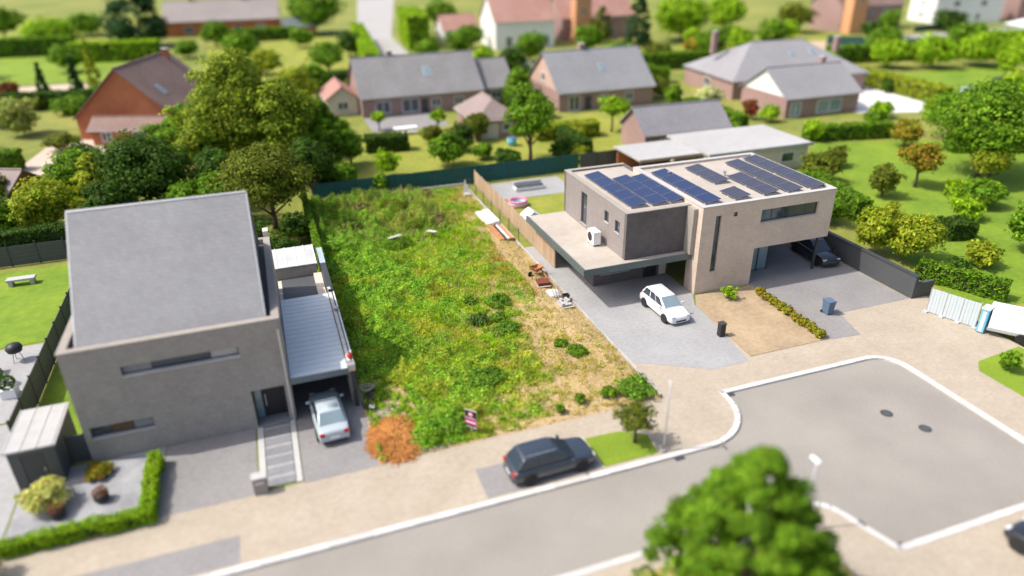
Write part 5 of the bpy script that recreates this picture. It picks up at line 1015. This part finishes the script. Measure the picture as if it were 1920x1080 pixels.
hedge('hedge', 'dark hedge strip between the road and the bungalow', 5, 134, 22.5, 133.5, 2.5, 2.6, 'dark'); hedge('hedge', 'dark hedge strip right of the middle bungalow', 62, 118, 70, 114, 2.5, 2.6, 'green')
# upper left
G3 = 'trees at the top left'
T('spruce_tree', 'large blue green conifer at the top left', 'tree', -26, 207, 16, 8.0, 'blue', 'ovate', .05, group=G3); T('birch_tree', 'dark green tree at the top left corner', 'tree', -62.7, 236, 9, 6.5, 'green', 'round', .15, group=G3); bush('shrub', 'bright green rounded thicket at the top left', 'shrub', -47.5, 216, 6.5, 7.8, 'bright', G3)
bush('shrub', 'dark green thicket right of the bright thicket, top left', 'shrub', -43, 238, 6, 6, 'green', G3); T('birch_tree', 'dark green tree beside the far road, top', 'tree', 17.5, 215, 11, 9, 'green', 'round', .1, group=G3); T('ball_tree', 'round blue green bush in front of the farmhouse', 'tree', -8.3, 198, 6.6, 3.8, 'green', 'round', .05, group=G3)
bush('shrub', 'pale grey green shrub left of the red brick house', 'shrub', -32.3, 115, 5.6, 3.4, 'pale', G3); T('cypress_tree', 'slim dark cypress by the sandy track, left one', 'tree', -36.5, 150.5, 5, 1.0, 'blue', 'cone', .02, group=G3); T('cypress_tree', 'slim dark cypress by the sandy track, right one', 'tree', -30.4, 146.5, 6.2, 1.2, 'blue', 'cone', .02, group=G3); T('cypress_tree', 'slim yellow green cypress behind the red brick house', 'tree', -28.6, 153, 8, 1.3, 'yg', 'cone', .02, group=G3)
bush('shrub', 'dark red bush at the left edge by the track', 'shrub', -40.5, 144, 3.2, 2.2, 'red', G3); hedge('hedge', 'bright hedge behind the red brick house', -38, 187, -20, 184, 5, 4, 'bright', G3); bush('shrub', 'low green shrubs in the garden left of the red brick house', 'shrub', -27.5, 128, 2.6, 3.4, 'green', G3); bush('shrub', 'green bush at the left edge above the cottage', 'shrub', -33.5, 100, 3.2, 3, 'green', G3); bush('shrub', 'dark shrub left of the red brick gable', 'shrub', -25.2, 104.5, 2.2, 2.4, 'olive', G3)
bush('shrub', 'green shrub right of the red brick house, by the willow', 'shrub', -4.6, 97, 3.6, 2.4, 'green', G3); bush('shrub', 'green shrub in front of the red brick porch', 'shrub', -14.2, 94, 3.0, 2.6, 'green', G3); hedge('hedge', 'hedge along the left edge of the far road', 21.5, 142, 26.5, 196, 3, 4.2, 'bright', G3)
# upper middle and right
G4 = 'trees at the top right'
hedge('hedge', 'tall bright hedge right of the far road', 37.5, 172, 40, 196, 5, 7.5, 'bright', G4); T('ball_tree', 'round green tree left of the white house', 'tree', 42.6, 156, 6.2, 3.1, 'green', 'round', .1, group=G4); T('birch_tree', 'dark tree behind the tall bright hedge', 'tree', 51, 202, 9, 5.5, 'green', 'round', .1, group=G4); bush('shrub', 'dark green shrub at the corner of the white house', 'shrub', 49.2, 170, 6, 3.6, 'green', G4)
T('yew_tree', 'olive rounded tree right of the orange tower', 'tree', 81, 164, 8.6, 3.0, 'olive', 'ovate', .05, group=G4); T('spruce_tree', 'tall blue green conifer right of the orange tower', 'tree', 87.5, 158, 14, 3.5, 'blue', 'cone', .03, group=G4); T('lime_tree', 'broad bright green tree at the top, right of the conifer', 'tree', 101, 160, 10.5, 8, 'bright', 'round', .08, group=G4); T('lime_tree', 'bright green tree behind the broad one at the top', 'tree', 119, 168, 9.6, 6.2, 'bright', 'round', .08, group=G4); bush('shrub', 'green shrub in front of the broad bright tree', 'shrub', 98.5, 151, 4.6, 2.8, 'bright', G4)
T('willow_tree', 'grey green tree left of the mauve house', 'tree', 136, 161, 7.5, 5.4, 'olive', 'round', .08, group=G4); T('birch_tree', 'dark green tree right of the mauve house', 'tree', 151.5, 145.5, 7.2, 2.9, 'green', 'round', .08, group=G4)
for x, y, h, r, lb in ((116, 110, 5.8, 4.0, 'bright rounded bush right of the villa, leftmost of the row'), (123.5, 106.5, 6.3, 4.8, 'bright rounded bush, second of the row right of the villa'), (133, 104.5, 6.7, 5.0, 'bright rounded bush, third of the row right of the villa'), (140.5, 102, 6.2, 4.4, 'bright rounded bush, rightmost of the row'), (127, 92, 6.4, 4.2, 'bright bush at the right edge in front of the row')): bush('shrub', lb, 'shrub', x, y, h, r, 'bright', 'row of bright bushes right of the villa')
hedge('hedge', 'yellow green hedge along the white gravel yard', 101, 104, 99.5, 82, 3.2, 2.4, 'yg', G4); bush('shrub', 'pale green willow bush at the right edge', 'shrub', 119.5, 84, 5, 3, 'pale', G4); T('yew_tree', 'dark green tall hedge bush at the top right', 'tree', 172, 146, 5.5, 4.5, 'dark', 'round', .02, group=G4); hedge('hedge', 'bright hedge in front of the white house, top right', 150, 116, 176, 112, 5, 4.2, 'bright', G4)
G5 = 'garden plants on the right lawn'
T('chestnut_tree', 'large round green tree at the right edge', 'tree', 72.6, 53.5, 11, 6.0, 'green', 'round', .1, group=G5, n=16000)
T('topiary_tree', 'orange tipped topiary ball on a stem, left one', 'tree', 63.6, 53.2, 5.0, 2.3, 'orange', 'round', .3, group=G5); T('topiary_tree', 'yellow green topiary ball on a stem, right of the orange tipped one', 'tree', 70.0, 50.2, 4.4, 2.1, 'yg', 'round', .3, group=G5); T('topiary_tree', 'reddish topiary ball near the rectangular hedge', 'tree', 74.6, 65.4, 3.6, 2.3, 'orange', 'round', .12, group=G5)
hedge('hedge', 'rectangular bright hedge at the back of the right lawn', 65.4, 72.4, 77.0, 69.9, 1.7, 1.9, 'green', G5); bush('shrub', 'bright cone shaped bush at the left end of the rectangular hedge', 'shrub', 66.2, 72.0, 3.2, 1.6, 'bright', G5)
bush('shrub', 'loose yellow green shrub beside the beige house, left one', 'shrub', 46.4, 41.4, 4.6, 2.1, 'yg', G5); bush('shrub', 'loose yellow green shrub beside the beige house, right one', 'shrub', 48.2, 38.8, 4.4, 2.4, 'yg', G5); bush('shrub', 'dark green bush at the right edge of the lawn', 'shrub', 58.5, 36.6, 5, 2.3, 'green', G5); bush('shrub', 'low green bush below the topiary balls', 'shrub', 64.6, 46.5, 2.6, 2.3, 'green', G5)
hedge('hedge', 'small box hedge cube in the middle of the right lawn', 54.6, 41.8, 57.0, 41.2, 2.0, 1.6, 'dark', G5); hedge('hedge', 'dark green boundary hedge behind the hoarding', 46.2, 36.5, 49.0, 31.2, 1.0, 1.5, 'green', G5); hedge('hedge', 'box hedge block under the right topiary', 63.8, 49.2, 68.2, 48.0, 1.8, 1.6, 'bright', G5); bush('shrub', 'dark shrub behind the flat roofed house corner', 'shrub', 47.6, 48.6, 3.6, 2.2, 'green', G5); bush('shrub', 'small dark green cone bush on the right verge', 'shrub', 40.7, 24.4, 1.6, .7, 'green', G5); bush('shrub', 'green shrub between the lawn and the annex', 'shrub', 55.5, 58.5, 3.2, 2.6, 'olive', G5)

G6 = 'small shrubs dotted through the far gardens'
for i, (x, y, h, r, p, lb) in enumerate(((36.5, 92, 2.2, 1.6, 'green', 'small green shrub left of the middle bungalow terrace'), (39.5, 97, 2.6, 1.5, 'bright', 'bright shrub at the corner of the middle bungalow'), (61.8, 103, 3.6, 2.2, 'olive', 'olive shrub right of the middle bungalow'), (63.5, 110, 4.5, 2.4, 'green', 'green shrub behind the blossoming shrub by the villa'), (9.5, 98, 2.6, 1.8, 'green', 'green shrub at the left end of the bungalow garden'), (8.0, 90, 3.0, 1.9, 'yg', 'yellow green shrub by the left garden boundary'), (6.8, 104, 3.6, 2.4, 'olive', 'olive shrub left of the pinkish annex'),
    (-22, 92, 2.2, 1.8, 'yg', 'yellow green shrub beside the beige yard'), (-36, 122, 3.2, 2.6, 'green', 'green shrub behind the pale shrub at the left'), (-34, 134, 2.6, 2.4, 'olive', 'olive shrub between the track and the pale shrub'), (-24.5, 138, 3, 2.5, 'green', 'green shrub by the track behind the red brick house'), (3, 120, 4, 2.6, 'green', 'green shrub behind the yellow green trees'), (-1, 142, 4, 3, 'olive', 'olive shrub on the yellow field behind the red brick house'),
    (40, 128, 3.2, 2.4, 'green', 'green shrub behind the lower bungalow wing'), (45, 146, 3.6, 2.6, 'bright', 'bright shrub beside the pale parked car'), (70, 136, 4.2, 3.2, 'bright', 'bright shrub behind the middle bungalow, right'), (60, 134, 3.6, 3, 'green', 'green shrub behind the middle bungalow, left'), (78, 132, 4.6, 3.2, 'olive', 'olive shrub behind the villa chimney'), (92, 140, 4, 3, 'orange', 'orange tinted shrub near the trampoline'),
    (108, 116, 3, 2.2, 'bright', 'bright shrub at the rear corner of the villa'), (98.5, 92, 2.6, 1.4, 'dark', 'dark cone shrub on the white gravel yard'), (84, 78.5, 2.4, 2.0, 'bright', 'bright shrub in front of the white gravel yard'), (80, 76, 2.0, 1.8, 'green', 'green shrub right of the rectangular hedge'), (90, 74, 3.5, 2.8, 'bright', 'bright shrub behind the big round tree'), (61, 62, 2.4, 1.8, 'olive', 'olive shrub at the lawn edge by the annex'),
    (60.5, 44.5, 2.2, 1.7, 'bright', 'bright shrub in the middle of the right lawn'), (52.5, 36.2, 2.2, 1.6, 'yg', 'yellow green shrub right of the loose shrubs'), (66, 40.5, 3.6, 2.6, 'green', 'green bush at the right edge below the round tree'), (51.5, 44.6, 2.6, 1.8, 'yg', 'yellow green shrub behind the box hedge cube'), (48.6, 35.2, 1.9, 1.3, 'dark', 'dark low shrub along the boundary behind the sack'),
    (38.5, 84, 2.0, 1.6, 'yg', 'yellow green shrub in front of the yellow green hedge'), (34.5, 74.5, 2.2, 1.4, 'yg', 'yellow green shrub above the dark panel fence'), (106, 148, 5, 3, 'green', 'green shrub in front of the bright trees at the top'), (125, 150, 5, 3.4, 'bright', 'bright shrub left of the grey green tree at the top'), (143, 142, 4.5, 3, 'dark', 'dark shrub below the grey green tree at the top'), (160, 128, 4, 3, 'bright', 'bright shrub in front of the forecourt at the top right'), (-14, 182, 4, 3, 'green', 'green shrub in the field before the farmhouse'), (12, 188, 5, 3.5, 'green', 'green shrub beside the far road'), (-55, 205, 4, 4, 'bright', 'bright shrub left of the bright thicket'), (-70, 215, 5, 5, 'yg', 'yellow green shrub at the top left edge'))):
    bush('shrub', lb, 'shrub', x, y, h, r, p, G6)

for x, y, h, r, p_, lb in ((5.5, 118, 7, 3.4, 'yg', 'yellow green tree behind the willows, left of the annex'), (9.2, 125, 6, 3.0, 'green', 'green tree behind the pinkish annex'), (1.0, 104, 6.5, 3.2, 'green', 'green tree directly behind the broad willow'), (-2, 128, 6, 3.4, 'olive', 'olive tree right of the red brick house'), (6, 95, 5, 2.6, 'dark', 'dark tree at the left boundary of the bungalow garden'), (26, 88.5, 4, 2.2, 'olive', 'olive small tree beside the hipped garage'), (14, 150, 6, 4, 'green', 'green tree on the field edge by the dark hedge strip'), (2, 152, 5, 3.6, 'yg', 'yellow green tree on the field behind the red brick house'), (-38, 108, 5, 3, 'dark', 'dark tree at the left edge above the cottage yard'), (-31, 90, 4.6, 2.8, 'green', 'green tree left of the beige yard')):
    T('garden_tree', lb, 'tree', x, y, h, r, p_, 'round', .06, group='trees filling the far gardens')

G7 = 'hedges dividing the far gardens'
for x0, y0, x1, y1, wd, h, p_, lb in ((37.2, 99, 37.4, 120, 1.6, 2.2, 'green', 'green hedge between the two grey roofed bungalows'), (61.5, 80, 61, 93, 1.6, 2.0, 'green', 'green hedge left of the dark red bush'), (36.3, 76, 36.3, 84.5, 1.4, 2.0, 'dark', 'dark hedge beside the open garden shelter'), (40, 122, 60, 121, 2.2, 2.6, 'dark', 'dark hedge behind the middle bungalow'), (14, 124, 21, 123.5, 2, 2.6, 'green', 'green hedge behind the long bungalow, left part'), (68, 128, 96, 124, 2.6, 3.0, 'green', 'green hedge behind the villa roof'), (-9, 128, -6.5, 146, 2.4, 3.0, 'dark', 'dark hedge right of the red brick house'), (-40, 98, -28, 96.5, 2, 2.4, 'green', 'green hedge above the small cottage'), (-46, 136, -26, 133, 2.2, 2.6, 'dark', 'dark hedge in front of the sandy track'), (-58, 203, -40, 201, 4, 4, 'green', 'green hedge at the far left below the thicket'), (-8, 206, 12, 206.5, 3, 3, 'green', 'green hedge in front of the farmhouse'), (110, 119, 140, 114, 3, 3.2, 'green', 'green hedge behind the row of bright bushes'), (5.2, 75, 5.0, 100, 1.6, 2.2, 'dark', 'dark hedge along the left side of the bungalow garden'), (-24, 66.5, -6, 66.5, 1.6, 2.6, 'dark', 'dark hedge behind the left panel fence'), (78, 62, 93, 56, 2, 2.2, 'green', 'green hedge at the right edge behind the round tree'), (53, 57, 51.2, 47.5, 1.6, 2.0, 'green', 'green hedge between the flat roofed house and the right lawn'), (92, 118, 108, 113, 2, 2.4, 'dark', 'dark hedge at the right gable of the villa')):
    hedge('hedge', lb, x0, y0, x1, y1, wd, h, p_, G7)
G8 = 'dense trees behind the far houses'
for x, y, h, r, p_, lb in ((0, 92, 8, 3.6, 'dark', 'dark tree filling the gap behind the tallest willow'), (4.0, 88, 7, 3.0, 'green', 'green tree right behind the broad willow'), (-9, 92, 7, 3.2, 'green', 'green tree between the willow and the red brick porch'), (-18.5, 83, 6, 3.2, 'dark', 'dark tree below the red brick porch, left'), (9, 83.5, 4.4, 2.2, 'green', 'green small tree at the left end of the bungalow lawn'), (23, 84.5, 3.6, 2.0, 'dark', 'dark small tree in the middle of the bungalow garden'), (33.5, 92, 5.5, 2.6, 'dark', 'dark tree right of the hipped garage'), (39, 108, 6, 2.6, 'green', 'green tree in the gap between the bungalows'), (64, 121, 7, 3.6, 'green', 'green tree left behind the villa'), (46, 130, 6, 3.4, 'dark', 'dark tree behind the pinkish gable'), (55, 145, 6.5, 4, 'green', 'green tree in front of the white house, right'), (71, 150, 7, 4, 'green', 'green tree between the white house and the middle bungalow'), (88, 128, 7, 4, 'green', 'green tree right behind the villa ridge'), (100, 135, 6, 3.6, 'bright', 'bright tree above the right villa chimney'), (112, 140, 7, 4, 'green', 'green tree left of the sandy ground'), (130, 125, 6, 4, 'green', 'green tree right of the sandy ground'), (145, 118, 6.5, 4.5, 'green', 'green tree behind the bright bushes'), (160, 110, 6.5, 5, 'bright', 'bright tree at the right edge behind the bushes'), (-16, 140, 6.5, 3.6, 'green', 'green tree directly behind the brown gabled roof'), (-2, 170, 7, 4.5, 'green', 'green tree on the far field, middle'), (-36, 172, 6, 4, 'green', 'green tree on the far left lawn'), (-52, 170, 5, 4, 'bright', 'bright bush tree on the far left lawn'), (34.5, 150, 6, 3, 'green', 'green tree right beside the far road'), (20.5, 168, 6, 3.2, 'dark', 'dark tree left of the far road'), (83, 66, 7, 4, 'green', 'green tree behind the large round one at the right'), (80, 46, 8, 4.6, 'green', 'green tree at the extreme right edge beside the round one'), (58, 52, 3.4, 2.0, 'olive', 'olive small tree near the left topiary'), (105, 74, 6, 4, 'bright', 'bright tree right of the white gravel yard, nearer')):
    T('garden_tree', lb, 'tree', x, y, h, r, p_, 'round', .05, group=G8)

for x, y, h, r, lb in ((-.6, 57.6, 2.6, 1.7, 'dark shrub right behind the yard fence of the grey house'), (.9, 61.2, 3.2, 1.8, 'dark shrub along the ivy wall under the olive tree'), (-3.0, 60.5, 3.2, 2.2, 'dark shrub left of the olive tree trunk'), (-6.5, 62, 3.6, 2.4, 'dark shrub behind the grey house ridge, right side')):
    bush('shrub', lb, 'shrub', x, y, h, r, 'dark', 'dark shrubs behind the grey house')
